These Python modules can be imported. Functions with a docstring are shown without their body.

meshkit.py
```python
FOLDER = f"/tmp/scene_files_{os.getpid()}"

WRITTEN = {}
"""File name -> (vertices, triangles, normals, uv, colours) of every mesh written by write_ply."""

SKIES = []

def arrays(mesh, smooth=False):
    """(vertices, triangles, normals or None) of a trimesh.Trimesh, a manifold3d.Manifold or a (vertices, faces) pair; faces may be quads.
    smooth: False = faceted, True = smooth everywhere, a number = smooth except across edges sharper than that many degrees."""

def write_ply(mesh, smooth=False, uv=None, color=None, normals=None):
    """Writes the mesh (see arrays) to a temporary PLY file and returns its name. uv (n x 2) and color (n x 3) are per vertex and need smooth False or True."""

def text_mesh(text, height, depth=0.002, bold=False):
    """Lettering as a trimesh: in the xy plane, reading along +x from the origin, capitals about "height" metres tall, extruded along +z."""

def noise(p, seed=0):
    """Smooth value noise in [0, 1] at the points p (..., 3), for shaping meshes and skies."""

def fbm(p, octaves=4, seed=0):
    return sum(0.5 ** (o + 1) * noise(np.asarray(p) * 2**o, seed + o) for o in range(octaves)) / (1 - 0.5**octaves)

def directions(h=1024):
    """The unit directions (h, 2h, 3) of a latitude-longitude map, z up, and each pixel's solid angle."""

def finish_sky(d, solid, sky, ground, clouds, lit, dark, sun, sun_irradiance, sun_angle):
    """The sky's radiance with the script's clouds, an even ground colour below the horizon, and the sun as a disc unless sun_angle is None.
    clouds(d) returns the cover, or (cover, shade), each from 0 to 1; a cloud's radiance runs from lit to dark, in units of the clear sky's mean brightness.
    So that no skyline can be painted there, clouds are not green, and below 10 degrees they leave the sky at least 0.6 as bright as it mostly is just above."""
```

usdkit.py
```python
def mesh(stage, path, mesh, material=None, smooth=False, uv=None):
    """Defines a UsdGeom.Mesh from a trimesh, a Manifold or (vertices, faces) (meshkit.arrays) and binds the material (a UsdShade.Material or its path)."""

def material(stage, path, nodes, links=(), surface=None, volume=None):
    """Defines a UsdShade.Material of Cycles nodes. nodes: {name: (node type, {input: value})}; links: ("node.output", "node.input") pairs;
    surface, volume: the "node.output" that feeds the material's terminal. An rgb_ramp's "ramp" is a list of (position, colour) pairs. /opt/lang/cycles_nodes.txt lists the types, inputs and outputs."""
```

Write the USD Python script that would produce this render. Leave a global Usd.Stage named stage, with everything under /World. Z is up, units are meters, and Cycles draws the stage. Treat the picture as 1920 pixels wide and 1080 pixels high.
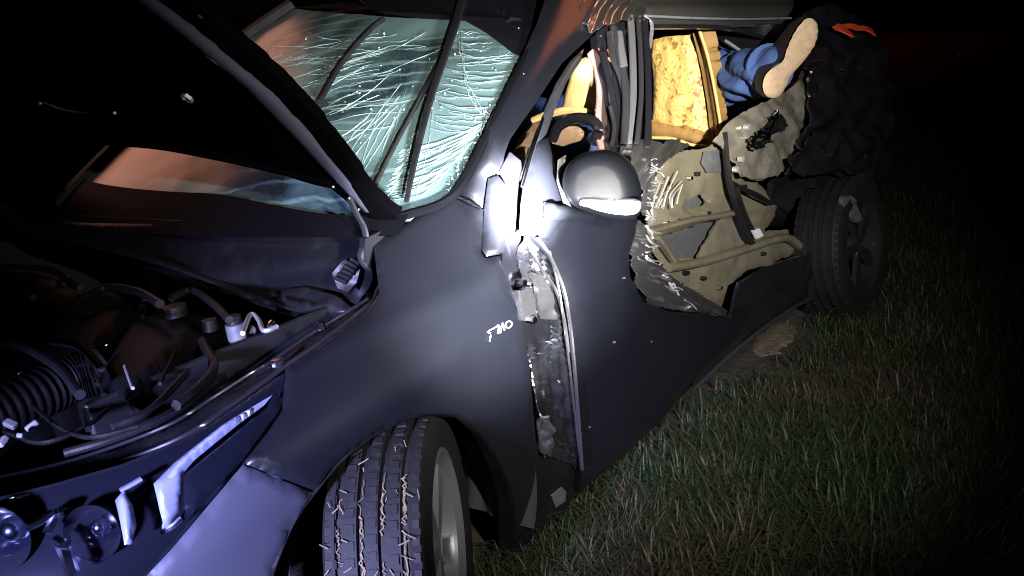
import math, random, numpy as np, trimesh, usdkit, meshkit
from pxr import Usd, UsdGeom, UsdLux, UsdShade, Gf, Sdf, Vt
from scipy.spatial import Delaunay
from shapely.geometry import Polygon, Point
from shapely import contains_xy, distance, points as shp_points
import manifold3d as m3

stage = Usd.Stage.CreateInMemory()
UsdGeom.SetStageUpAxis(stage, 'Z'); UsdGeom.SetStageMetersPerUnit(stage, 1.0)
UsdGeom.Xform.Define(stage, '/World')
rnd = np.random.default_rng(7)

# ------------------------------------------------------------ camera, sky, lights, exposure
O = np.array([1.025, 2.284, 1.433]); YAW, PITCH, ROLL, F = 3.894, -.295, -.137, 1717.36
f_ = np.array([math.cos(YAW)*math.cos(PITCH), math.sin(YAW)*math.cos(PITCH), math.sin(PITCH)])
r_ = np.cross(f_, [0, 0, 1]); r_ /= np.linalg.norm(r_); u_ = np.cross(r_, f_)
cr, sr = math.cos(ROLL), math.sin(ROLL)
R_, U_ = r_*cr + u_*sr, -r_*sr + u_*cr
cam = UsdGeom.Camera.Define(stage, '/World/camera')
cam.CreateHorizontalApertureAttr(36.0); cam.CreateVerticalApertureAttr(20.25); cam.CreateFocalLengthAttr(36.0*F/1920)
cam.AddTransformOp().Set(Gf.Matrix4d(*R_, 0, *U_, 0, *(-f_), 0, *O, 1))
cam.CreateExposureAttr(0.0)

def light_to(kind, path, pos, target, intensity, color, radius=.05, cone=None, soft=.6):
    L = kind.Define(stage, '/World/' + path)
    L.CreateIntensityAttr(intensity); L.CreateColorAttr(Gf.Vec3f(*color)); L.CreateNormalizeAttr(True)
    if kind is UsdLux.SphereLight: L.CreateRadiusAttr(radius)
    pos = np.array(pos, float); d = np.array(target, float) - pos; d /= np.linalg.norm(d)
    a = np.cross(d, [0, 0, 1]); a /= np.linalg.norm(a); b = np.cross(a, d)
    L.AddTransformOp().Set(Gf.Matrix4d(*a, 0, *b, 0, *(-d), 0, *pos, 1))
    if cone:
        s = UsdLux.ShapingAPI.Apply(L.GetPrim()); s.CreateShapingConeAngleAttr(cone); s.CreateShapingConeSoftnessAttr(soft)
    return L

SUN_EL, SUN_AZ = math.radians(4), math.radians(60)
usdkit.material(stage, '/World/Looks/night_sky', {
    'sky': ('sky_texture', {'sky_type': 'single_scattering', 'sun_disc': False, 'sun_elevation': SUN_EL, 'sun_rotation': SUN_AZ}),
    'bg': ('background_shader', {'strength': .0002})}, [('sky.color', 'bg.color')], surface='bg.background')
dome = UsdLux.DomeLight.Define(stage, '/World/sky'); dome.CreateIntensityAttr(1.0)
UsdShade.MaterialBindingAPI.Apply(dome.GetPrim()).Bind(UsdShade.Material.Get(stage, '/World/Looks/night_sky'))

SP = UsdLux.SphereLight
# the photographer's torch: a bright core and its wide spill, the blue beacon in front, the red beacon and the orange lamp behind
light_to(SP, 'torch_core', (.55, 2.75, 1.55), (-1.62, .52, 1.06), 330, (1, .93, .80), .03, 9, .9)
light_to(SP, 'torch_spill', (.55, 2.75, 1.56), (-1.18, .58, 1.0), 215, (1, .95, .88), .03, 32, 1.0)
light_to(SP, 'second_torch_core', (.30, 1.90, .80), (-.61, .83, .97), 8500, (.97, .97, 1), .03, 4.7, .9)
light_to(SP, 'second_torch_spill', (.30, 1.91, .80), (-.55, .83, .90), 560, (.90, .93, 1), .05, 19, 1.0)
light_to(SP, 'blue_beacon', (2.3, 1.7, 1.1), (.46, .80, .60), 760, (.46, .47, 1.0), .10, 16, 1.0)
light_to(SP, 'orange_lamp', (-1.25, -3.5, 2.65), (-.75, -.35, 1.27), 25, (1, .42, .28), 1.1, 24, 1.0)
light_to(SP, 'amber_beacon', (-3.2, 1.36, 2.75), (-1.20, .59, 1.37), 10, (1, .28, .10), .06, 4.5, .9)
light_to(SP, 'red_beacon', (-15, -4.5, 1.6), (-8, 0, 0), 4, (1, .10, .05), .15)

# ------------------------------------------------------------ helpers
def ray(p):
    p = np.atleast_2d(np.asarray(p, float))
    return f_ + R_*((p[:, :1]-960)/F) - U_*((p[:, 1:]-540)/F)

def on_plane(n, c):
    n = np.asarray(n, float); c = np.asarray(c, float)
    def fn(p):
        d = ray(p); t = ((c-O)@n)/(d@n)
        return O + d*t[:, None]
    return fn
def plane3(a, b, c):
    a, b, c = map(np.asarray, (a, b, c)); return on_plane(np.cross(b-a, c-a), a)
PX = lambda v: on_plane((1, 0, 0), (v, 0, 0))
PY = lambda v: on_plane((0, 1, 0), (0, v, 0))
PZ = lambda v: on_plane((0, 0, 1), (0, 0, v))
def sst(a, b, x):
    t = np.clip((x-a)/(b-a), 0, 1); return t*t*(3-2*t)

def side(x, z):
    """How far out (y) the near flank of the car lies at length x and height z."""
    xf = np.clip((x-.2)/.74, 0, .9995)
    y0 = .86*(1-xf**2.6)**(1/2.6)
    y0 = y0 - .05*np.clip((.60-z)/.40, 0, 1.3)**2 + .008*np.exp(-((z-.70)/.05)**2)
    g = np.clip(z-.90, 0, None); gh = .62*(g - .04*(1-np.exp(-g/.04)))
    zh = .93-.19*np.clip((x+.4)/.9, -.2, 1.3)
    fr = .17*(np.clip(z-(zh-.20), 0, .34)/.20)**2
    w = sst(-.66, -.36, x)
    return y0-(1-w)*gh-w*fr
def on_side(off=0.0):
    def fn(p):
        d = ray(p); ts = np.linspace(.6, 7, 640)
        g = lambda t: (O[1]+d[:, 1:2]*t) - (side(O[0]+d[:, :1]*t, O[2]+d[:, 2:]*t)-off)
        G = g(ts[None, :].repeat(len(d), 0))
        hit = G < 0; i = np.where(hit.any(1), hit.argmax(1), np.abs(G).argmin(1)); i = np.maximum(i, 1)
        a, b = ts[i-1].copy(), ts[i].copy()
        for _ in range(22):
            m = (a+b)/2; s = g(m[:, None])[:, 0] > 0
            a, b = np.where(s, m, a), np.where(s, b, m)
        return O + d*((a+b)/2)[:, None]
    return fn

def ws_point(s, u):
    s, u = np.asarray(s, float), np.asarray(u, float); q = 4*s*(1-s)
    B = np.stack([-.38+.11*q+.10*s, .66-1.68*s, .975+0*s], -1); T = np.stack([-1.14+.10*q, .515-1.16*s, 1.385+.150*s], -1)
    n = np.array([.46, 0, .88])
    return B+(T-B)*u[..., None] + n*(.035*4*u*(1-u))[..., None]
def on_ws(off=.0, raw=False):
    def fn(p):
        d = ray(p); k = len(d); x = np.stack([np.full(k, .3), np.full(k, .5), np.full(k, 2.2)], 1)
        F_ = lambda x: ws_point(x[:, 0], x[:, 1])-O-d*x[:, 2:]
        for _ in range(12):
            f0 = F_(x); J = np.stack([(F_(x+np.eye(3)[j]*1e-4)-f0)/1e-4 for j in range(3)], -1)
            x = x-np.linalg.solve(J, f0[..., None])[..., 0]
        return x[:, :2] if raw else O+d*(x[:, 2:]-off)
    return fn

used = {}
def path_for(parent, name):
    k = (parent, name); n = used.get(k, 0); used[k] = n+1
    return f'{parent}/{name}' + (f'_{n:03d}' if n else '')
def tag(path, **kw):
    p = stage.GetPrimAtPath(path)
    for k, v in kw.items(): p.SetCustomDataByKey(k, v)
    return path
def M(name): return '/World/Looks/' + name
def add(parent, name, mesh, mat, smooth=35, **kw):
    path = path_for(parent, name)
    usdkit.mesh(stage, path, mesh, M(mat), smooth)
    if kw: tag(path, **kw)
    return path
def thing(name, label, category, loc=(0, 0, 0), **kw):
    path = path_for('/World', name); x = UsdGeom.Xform.Define(stage, path); x.AddTranslateOp().Set(Gf.Vec3d(*map(float, loc)))
    return tag(path, label=label, category=category, **kw)
cat = trimesh.util.concatenate

def dens(poly, step, closed=True):
    p = np.asarray(poly, float); q = np.vstack([p, p[:1]]) if closed else p; out = []
    for a, b in zip(q[:-1], q[1:]):
        n = max(1, int(np.ceil(np.linalg.norm(b-a)/step))); out += [a+(b-a)*i/n for i in range(n)]
    if not closed: out.append(q[-1])
    return np.array(out)
def smooth_poly(poly, k=2):
    p = np.asarray(poly, float)
    for _ in range(k):
        n = np.roll(p, -1, 0); p = np.stack([.75*p+.25*n, .25*p+.75*n], 1).reshape(-1, 2)
    return p
def curve(pts, n=40):
    """Catmull-Rom through the points."""
    p = np.asarray(pts, float); p = np.vstack([2*p[0]-p[1], p, 2*p[-1]-p[-2]]); k = len(p)-3; t = np.linspace(0, k-1e-6, n); i = t.astype(int); t = (t-i)[:, None]
    a, b, c, d = p[i], p[i+1], p[i+2], p[i+3]
    return .5*(2*b+(c-a)*t+(2*a-5*b+4*c-d)*t**2+(3*b-a-3*c+d)*t**3)

def sheet(poly, surf, thick=.006, step=16, disp=None, holes=(), roll=0, roll_px=10, seed=1, rough=0):
    """A sheet of metal whose outline is traced on the surface: triangulated, bent and given its thickness."""
    rg = np.random.default_rng(seed); P = Polygon(poly, holes)
    if not P.is_valid: P = P.buffer(0); P = max(getattr(P, 'geoms', [P]), key=lambda g: g.area)
    rings = [np.array(P.exterior.coords)[:-1]] + [np.array(h.coords)[:-1] for h in P.interiors]
    bd = np.vstack([dens(r, step*.6) for r in rings])
    if rough: bd = bd + (rg.random(bd.shape)-.5)*rough
    x0, y0, x1, y1 = P.bounds; gx, gy = np.meshgrid(np.arange(x0, x1, step), np.arange(y0, y1, step*.87)); gx[1::2] += step/2
    g = np.stack([gx.ravel(), gy.ravel()], 1) + (rg.random((gx.size, 2))-.5)*step*.15
    inner = P.buffer(-step*.4)
    g = g[contains_xy(inner, g[:, 0], g[:, 1])] if not inner.is_empty else g[:0]
    v2 = np.vstack([bd, g]); tri = Delaunay(v2).simplices
    c = v2[tri].mean(1); tri = tri[contains_xy(P.buffer(.05), c[:, 0], c[:, 1])]
    a = np.cross(v2[tri[:, 1]]-v2[tri[:, 0]], v2[tri[:, 2]]-v2[tri[:, 0]]); tri = tri[np.abs(a) > .2]; a = a[np.abs(a) > .2]
    tri = np.where((a > 0)[:, None], tri[:, ::-1], tri)
    used_v = np.unique(tri); rm = -np.ones(len(v2), int); rm[used_v] = np.arange(len(used_v)); v2, tri = v2[used_v], rm[tri]
    V = surf(v2); m = trimesh.Trimesh(V, tri, process=False); N = np.array(m.vertex_normals)
    view = V-O
    if ((N*view).sum(1)).mean() > 0: tri = tri[:, ::-1]; N = -N
    if disp is not None: V = V + N*np.asarray(disp(v2, V))[:, None]
    if roll:
        dd = distance(P.boundary, shp_points(v2)); V = V - N*(roll*(1-np.clip(dd/roll_px, 0, 1))**2)[:, None]
    m = trimesh.Trimesh(V, tri, process=False); N2 = np.array(m.vertex_normals); N = np.where((np.linalg.norm(N2, axis=1) > .5)[:, None], N2, N)
    E = np.sort(np.vstack([tri[:, [0, 1]], tri[:, [1, 2]], tri[:, [2, 0]]]), 1); D = np.vstack([tri[:, [0, 1]], tri[:, [1, 2]], tri[:, [2, 0]]])
    _, inv, cnt = np.unique(E, axis=0, return_inverse=True, return_counts=True); b = D[cnt[inv.ravel()] == 1]
    n = len(V); back = V-N*thick
    return trimesh.Trimesh(np.vstack([V, back]), np.vstack([tri, tri[:, ::-1]+n, np.stack([b[:, 1], b[:, 0], b[:, 0]+n], 1), np.stack([b[:, 1], b[:, 0]+n, b[:, 1]+n], 1)]), process=False)

def fold(direction, wl, amp, seed=0, wob=1.6):
    """Sharp parallel creases across a direction of the sheet, as in torn and pushed-in metal."""
    dr = np.asarray(direction, float)/np.linalg.norm(direction)
    def fn(p, V):
        ph = p@dr/wl+wob*meshkit.noise(V*9+seed, seed)+.25*wob*meshkit.noise(V*24, seed+2); a = np.abs(2*(ph-np.floor(ph))-1)
        k = .35+1.1*meshkit.noise(V*17+5, seed+4)
        return amp*(a*k-.4)+amp*.8*(meshkit.noise(V*9, seed+6)-.5)
    return fn
def tube(pts, r, sides=8, flat=1.0):
    p = np.asarray(pts, float); n = len(p); r = np.broadcast_to(r, (n,)); t = np.gradient(p, axis=0); t /= np.linalg.norm(t, axis=1, keepdims=True)+1e-12
    ref = np.array([0, 0, 1.]) if abs(t[:, 2]).mean() < .8 else np.array([1., 0, 0]); a = np.cross(t, ref); a /= np.linalg.norm(a, axis=1, keepdims=True)+1e-12; b = np.cross(t, a)
    ang = np.arange(sides)*2*np.pi/sides
    v = (p[:, None]+r[:, None, None]*(np.cos(ang)[None, :, None]*a[:, None]+flat*np.sin(ang)[None, :, None]*b[:, None])).reshape(-1, 3)
    i, j = np.meshgrid(np.arange(n-1), np.arange(sides), indexing='ij'); j2 = (j+1) % sides
    q = np.stack([i*sides+j, (i+1)*sides+j, (i+1)*sides+j2, i*sides+j2], -1).reshape(-1, 4); f = np.vstack([q[:, [0, 2, 1]], q[:, [0, 3, 2]]])
    c0, c1 = len(v), len(v)+1; v = np.vstack([v, p[:1], p[-1:]]); k = np.arange(sides); k2 = (k+1) % sides; e = (n-1)*sides
    f = np.vstack([f, np.stack([0*k+c0, k, k2], 1), np.stack([0*k+c1, e+k2, e+k], 1)])
    m = trimesh.Trimesh(v, f, process=False); m.fix_normals() if len(f) < 4000 else None
    return m
def ptube(pix, surf, r, n=30, sides=8, flat=1.0):
    p = curve(pix, n) if len(pix) > 2 else np.linspace(pix[0], pix[1], n)
    return tube(surf(p), r, sides, flat)
def rbox(size, loc=(0, 0, 0), rot=None, ch=.01):
    s = np.array(size)/2; pts = []
    for sx in (-1, 1):
        for sy in (-1, 1):
            for sz in (-1, 1):
                for k in range(3):
                    for f in (1, .3):
                        q = s.copy()-ch; q[k] += ch*(1 if f == 1 else .7); q[(k+1) % 3] += 0 if f == 1 else ch*.7; pts.append(q*[sx, sy, sz])
    m = trimesh.convex.convex_hull(np.array(pts))
    if rot is not None: m.apply_transform(trimesh.transformations.euler_matrix(*rot))
    m.apply_translation(loc); return m
def cyl(a, b, r, sides=20): return tube([a, np.asarray(a)+(np.asarray(b)-a)*.02, np.asarray(a)+(np.asarray(b)-a)*.98, b], [r*.9, r, r, r*.9], sides)
def lathe(profile, sides=48):
    """profile: (radius, axial) pairs; axis y."""
    pr = np.array(profile, float); ang = np.arange(sides)*2*np.pi/sides; k = len(pr)
    v = np.stack([pr[None, :, 0]*np.cos(ang)[:, None], np.broadcast_to(pr[None, :, 1], (sides, k)), pr[None, :, 0]*np.sin(ang)[:, None]], -1).reshape(-1, 3)
    i, j = np.meshgrid(np.arange(sides), np.arange(k-1), indexing='ij'); i2 = (i+1) % sides
    q = np.stack([i*k+j, i2*k+j, i2*k+j+1, i*k+j+1], -1).reshape(-1, 4)
    m = trimesh.Trimesh(v, np.vstack([q[:, [0, 1, 2]], q[:, [0, 2, 3]]]), process=False); return m
def crumple(amp, freq, seed=0, sharp=True):
    f = np.broadcast_to(np.asarray(freq, float), (3,))
    def fn(p, V):
        a = meshkit.noise(V*f*.55+seed*7.3, seed); b = meshkit.noise(V*f*1.25+3.1, seed+9)
        return amp*(np.abs(2*a-1)*1.2+.45*np.abs(2*b-1)-.65) if sharp else amp*(a+.4*np.abs(2*b-1)-.65)
    return fn

# ------------------------------------------------------------ materials
def pbr(name, color, rough=.5, metal=0.0, coat=0.0, noise=None, bump=None, spec=.5, extra=None):
    """noise: (scale, colour b, low, high) mixes in a second colour; bump: (scale, strength, distance)"""
    nodes = {'p': ('principled_bsdf', {'base_color': color, 'roughness': rough, 'metallic': metal, 'coat_weight': coat, 'coat_roughness': .12, 'specular_ior_level': spec, **(extra or {})}), 'tc': ('texture_coordinate', {})}
    links = []
    if noise:
        nodes['n'] = ('noise_texture', {'scale': noise[0], 'detail': 6.0, 'roughness': .62})
        nodes['r'] = ('rgb_ramp', {'ramp': [(noise[2], color), (noise[3], noise[1])]})
        links += [('tc.object', 'n.vector'), ('n.fac', 'r.fac'), ('r.color', 'p.base_color')]
    if bump:
        nodes['bn'] = ('noise_texture', {'scale': bump[0], 'detail': 4.0}); nodes['b'] = ('bump', {'strength': bump[1], 'distance': bump[2]})
        links += [('tc.object', 'bn.vector'), ('bn.fac', 'b.height'), ('b.normal', 'p.normal')]
    return usdkit.material(stage, M(name), nodes, links, surface='p.BSDF')
pbr('paint', (.0072, .0078, .0112), .38, .3, .0, noise=(7, (.0088, .0094, .0126), .40, .75), bump=(160, .04, .002))
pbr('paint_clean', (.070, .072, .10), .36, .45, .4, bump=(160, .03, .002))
pbr('black_plastic', (.006, .006, .0075), .45, 0, 0, spec=.35, noise=(14, (.014, .014, .016), .5, .8), bump=(220, .15, .002))
pbr('gloss_black', (.010, .010, .013), .16, 0, .6)
pbr('hood_under', (.0012, .0012, .0015), .7, 0, 0, spec=0.0, bump=(30, .05, .004))
pbr('rubber', (.0045, .0045, .005), .72, 0, 0, spec=.3, noise=(40, (.012, .011, .009), .5, .75), bump=(300, .3, .002))
pbr('chrome', (.75, .76, .80), .16, 1.0, 0, noise=(20, (.45, .46, .5), .5, .7))
pbr('alloy', (.50, .50, .55), .34, .7, 0, noise=(30, (.30, .29, .29), .5, .75))
pbr('torn_metal', (.42, .41, .40), .22, .95, 0, bump=(40, .15, .005))
pbr('sliver', (.62, .61, .59), .34, .6)
pbr('rail_paint', (.050, .050, .045), .38, .4, .2, bump=(60, .08, .003))
pbr('liner_plastic', (.030, .031, .040), .42, 0, 0, bump=(60, .1, .003))
pbr('torn_dark', (.10, .10, .11), .20, .85, .3, noise=(7, (.03, .03, .035), .45, .62), bump=(30, .15, .005))
pbr('beige_steel', (.180, .165, .118), .42, .2, .25, noise=(15, (.13, .112, .078), .42, .72), bump=(90, .12, .003))
pbr('grey_panel', (.085, .09, .10), .6, .1, 0, noise=(30, (.14, .14, .14), .5, .8))
pbr('arch_metal', (.29, .27, .225), .24, .45, .5, noise=(18, (.17, .155, .13), .45, .7), bump=(40, .3, .01))
pbr('pillar_trim', (.045, .045, .05), .20, .5, .4)
pbr('seat_cream', (.60, .42, .17), .75, 0, 0, noise=(6, (.48, .31, .11), .45, .75), bump=(60, .2, .005))
pbr('seat_speckled', (.60, .41, .13), .5, 0, 0, noise=(42, (.22, .12, .035), .535, .63), bump=(42, .6, .014))
pbr('seat_brown', (.27, .155, .045), .7, 0, 0, noise=(16, (.18, .10, .03), .45, .7), bump=(80, .2, .004))
pbr('dash_tan', (.26, .17, .10), .6, 0, 0, noise=(9, (.10, .065, .045), .45, .7))
pbr('belt_pink', (.36, .22, .21), .8, 0, 0, bump=(300, .4, .002), noise=(30, (.28, .16, .16), .45, .7))
pbr('headliner', (.28, .25, .21), .9)
pbr('jeans', (.045, .085, .22), .85, 0, 0, noise=(18, (.030, .065, .23), .42, .66), bump=(260, .35, .002))
pbr('shoe_black', (.018, .016, .016), .5, bump=(90, .2, .003))
pbr('sole_tan', (.40, .295, .185), .75, 0, 0, noise=(45, (.27, .19, .12), .48, .75), bump=(110, .4, .003))
pbr('skin', (.42, .26, .19), .55)
pbr('shirt', (.10, .11, .13), .85)
pbr('hair', (.02, .015, .012), .5)
pbr('white_plastic', (.62, .62, .66), .35)
pbr('red_plastic', (.60, .07, .03), .25, 0, .5)
pbr('straw', (.14, .108, .06), .8)
pbr('soil', (.020, .016, .011), .95, 0, 0, noise=(9, (.05, .038, .022), .4, .7), bump=(30, .6, .02))
pbr('sand', (.075, .06, .032), .95, 0, 0, noise=(30, (.16, .11, .05), .45, .7), bump=(60, .6, .01))
pbr('shatter', (.34, .47, .455), .35, 0, 0, extra={'transmission_weight': .0})
for nm, c1, c2 in (('grass_green', (.015, .041, .013), (.037, .061, .024)), ('grass_dry', (.095, .078, .045), (.034, .030, .016))):
    usdkit.material(stage, M(nm), {
        'oi': ('object_info', {}), 'r': ('rgb_ramp', {'ramp': [(0, c1), (1, c2)]}), 'd': ('principled_bsdf', {'roughness': .6}), 't': ('translucent_bsdf', {}), 'm': ('mix_closure', {'fac': .25})},
        [('oi.random', 'r.fac'), ('r.color', 'd.base_color'), ('r.color', 't.color'), ('d.BSDF', 'm.closure1'), ('t.BSDF', 'm.closure2')], surface='m.closure')
pbr('mirror_paint', (.0045, .0048, .006), .36, .0, .0, spec=.22, bump=(160, .04, .002))
pbr('rim_dark', (.08, .08, .095), .22, .8, .3)
pbr('bay_black', (.005, .005, .006), .5, 0, 0, spec=.12, noise=(14, (.011, .011, .012), .5, .8), bump=(120, .2, .003))
pbr('rim_grey', (.26, .26, .29), .34, .7, .2)
pbr('badge_silver', (.24, .24, .26), .4, .2)
pbr('bezel', (.52, .53, .60), .28, .45, .3)
pbr('silver_paint', (.30, .30, .33), .35, .2, .3)
pbr('frit', (.003, .003, .004), .6, spec=.03)
# crazed laminated glass: clear, with a milky teal bloom where it is crushed
usdkit.material(stage, M('cracked_glass'), {
    'tc': ('texture_coordinate', {}), 'n': ('noise_texture', {'scale': 4.2, 'detail': 6.0, 'roughness': .7}), 'n2': ('noise_texture', {'scale': 2.6, 'detail': 3.0}), 'v': ('voronoi_texture', {'scale': 60.0, 'feature': 'distance_to_edge'}),
    'ma': ('mapping', {'rotation': (0, 0, .22), 'scale': (1, .35, .6)}), 'wa': ('wave_texture', {'scale': 8.5, 'distortion': 7.0, 'detail': 3.0, 'detail_scale': 1.2}),
    'mb': ('mapping', {'rotation': (0, 0, -.75), 'scale': (1, .30, .5)}), 'wb': ('wave_texture', {'scale': 7.0, 'distortion': 6.0, 'detail': 3.0, 'detail_scale': 1.5}),
    'ra': ('rgb_ramp', {'ramp': [(0, (0, 0, 0)), (.72, (.0, .0, .0)), (.93, (.7, .7, .7)), (1, (1, 1, 1))]}), 'rb': ('rgb_ramp', {'ramp': [(0, (0, 0, 0)), (.80, (0, 0, 0)), (.96, (.55, .55, .55)), (1, (.8, .8, .8))]}),
    'rm': ('rgb_ramp', {'ramp': [(.40, (0, 0, 0)), (.58, (1, 1, 1))]}), 'rv': ('rgb_ramp', {'ramp': [(0, (.30, .30, .30)), (.06, (0, 0, 0)), (1, (0, 0, 0))]}),
    'mk': ('mix', {'mix_type': 'mul', 'fac': 1.0}), 'ad': ('mix', {'mix_type': 'add', 'fac': 1.0}), 'ad2': ('mix', {'mix_type': 'add', 'fac': 1.0}),
    'rn': ('rgb_ramp', {'ramp': [(.34, (.16, .16, .16)), (.52, (.42, .42, .42)), (.70, (.66, .66, .66))]}), 'b': ('bump', {'strength': .35, 'distance': .004}),
    'tr': ('transparent_bsdf', {'color': (.45, .56, .53)}), 'df': ('diffuse_bsdf', {'color': (.046, .084, .086)}), 'dw': ('diffuse_bsdf', {'color': (.115, .182, .182)}), 'gl': ('glossy_bsdf', {'color': (1, 1, 1), 'roughness': .22}),
    'fr': ('fresnel', {'IOR': 1.5}), 'm1': ('mix_closure', {}), 'm3': ('mix_closure', {}), 'm2': ('mix_closure', {})},
    [('tc.object', 'n.vector'), ('tc.object', 'n2.vector'), ('tc.object', 'v.vector'), ('tc.object', 'ma.vector'), ('ma.vector', 'wa.vector'), ('tc.object', 'mb.vector'), ('mb.vector', 'wb.vector'),
     ('wa.fac', 'ra.fac'), ('wb.fac', 'rb.fac'), ('n2.fac', 'rm.fac'), ('ra.color', 'mk.color1'), ('rm.color', 'mk.color2'), ('mk.color', 'ad.color1'), ('rb.color', 'ad.color2'), ('v.distance', 'rv.fac'), ('ad.color', 'ad2.color1'), ('rv.color', 'ad2.color2'),
     ('n.fac', 'rn.fac'), ('n.fac', 'b.height'), ('rn.color', 'm1.fac'), ('tr.BSDF', 'm1.closure1'), ('df.BSDF', 'm1.closure2'), ('b.normal', 'gl.normal'),
     ('ad2.color', 'm3.fac'), ('m1.closure', 'm3.closure1'), ('dw.BSDF', 'm3.closure2'),
     ('fr.fac', 'm2.fac'), ('m3.closure', 'm2.closure1'), ('gl.BSDF', 'm2.closure2')], surface='m2.closure')
usdkit.material(stage, M('lens'), {
    'tr': ('transparent_bsdf', {'color': (.85, .87, .95)}), 'gl': ('glossy_bsdf', {'color': (1, 1, 1), 'roughness': .04}), 'm': ('mix_closure', {'fac': .05})},
    [('tr.BSDF', 'm.closure1'), ('gl.BSDF', 'm.closure2')], surface='m.closure')

# ------------------------------------------------------------ ground
gx, gy = np.meshgrid(np.linspace(-60, 8, 120), np.linspace(-40, 30, 120), indexing='ij')
gp = np.stack([gx.ravel(), gy.ravel(), np.zeros(gx.size)], 1); gp[:, 2] = .05*(meshkit.fbm(gp*.5, 3, 3)-.5)*np.clip((np.hypot(gp[:, 0]+1.3, gp[:, 1])-2.2)/3, 0, 1)
q = np.arange(120*120).reshape(120, 120); q = np.stack([q[:-1, :-1], q[1:, :-1], q[1:, 1:], q[:-1, 1:]], -1).reshape(-1, 4)
add('/World', 'ground', (gp, q), 'soil', True, kind='structure', label='dark bare soil under the grass and the car')

CAR = thing('wrecked_car', 'dark grey sedan smashed along its side, hood open and windshield cracked, on the grass', 'car')
SIDE = on_side()

# ------------------------------------------------------------ body shell
fender = [(535, 690), (600, 645), (690, 576), (712, 545), (706, 500), (700, 452), (760, 415), (845, 365), (905, 393), (903, 470), (912, 481), (938, 478), (947, 505), (975, 560), (986, 610), (1000, 700), (1010, 830), (1020, 870), (1050, 893), (1025, 955), (1000, 1020), (966, 1040), (965, 960), (955, 910), (935, 862), (905, 818), (860, 785), (800, 780), (720, 808), (650, 858), (594, 923), (457, 865), (500, 810), (530, 765)]
def fender_disp(p, V):
    # the swage line that runs back from the headlight tip
    d = (p[:, 1]-(640-.42*(p[:, 0]-640)))/26
    return .0045*np.exp(-d*d) + .004*(meshkit.noise(V*5, 2)-.5)
FEN = add(CAR, 'fender', sheet(fender, SIDE, .012, 13, fender_disp, roll=.010, roll_px=9), 'paint', 50)
# paint chips and the chrome badge on the fender
add(FEN, 'paint_chip', sheet([(783, 601), (795, 593), (805, 590), (803, 596), (790, 603)], on_side(-.003), .002, 4), 'badge_silver')
badge = [[(912, 622), (930, 612), (934, 604), (937, 611), (934, 622), (924, 629), (918, 640)], [(934, 606), (944, 602), (948, 616), (936, 622)], [(947, 603), (957, 600), (960, 607), (957, 614), (949, 615)]]
add(FEN, 'badge', cat([ptube(b, on_side(-.003), .0021, 14, 6) for b in ([(918, 640), (920, 626), (914, 622), (924, 616), (935, 611), (933, 626)], [(934, 608), (938, 624), (942, 606), (946, 619)], [(948, 606), (954, 602), (960, 606), (957, 613), (950, 614), (948, 607)])]), 'badge_silver')
add(FEN, 'seam', ptube([(845, 366), (880, 377), (906, 394)], on_side(-.001), .0030, 12), 'chrome')
arch = [(548, 990), (594, 923), (650, 858), (720, 808), (800, 780), (860, 785), (905, 818), (935, 862), (955, 910), (965, 960), (966, 1040)]
ac = SIDE(curve([(500, 1110)]+arch, 60)); strip = np.stack([ac, ac-[0, .012, 0]+[0, 0, -.0], ac-[0, .055, -.012]], 1).reshape(-1, 3)
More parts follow.
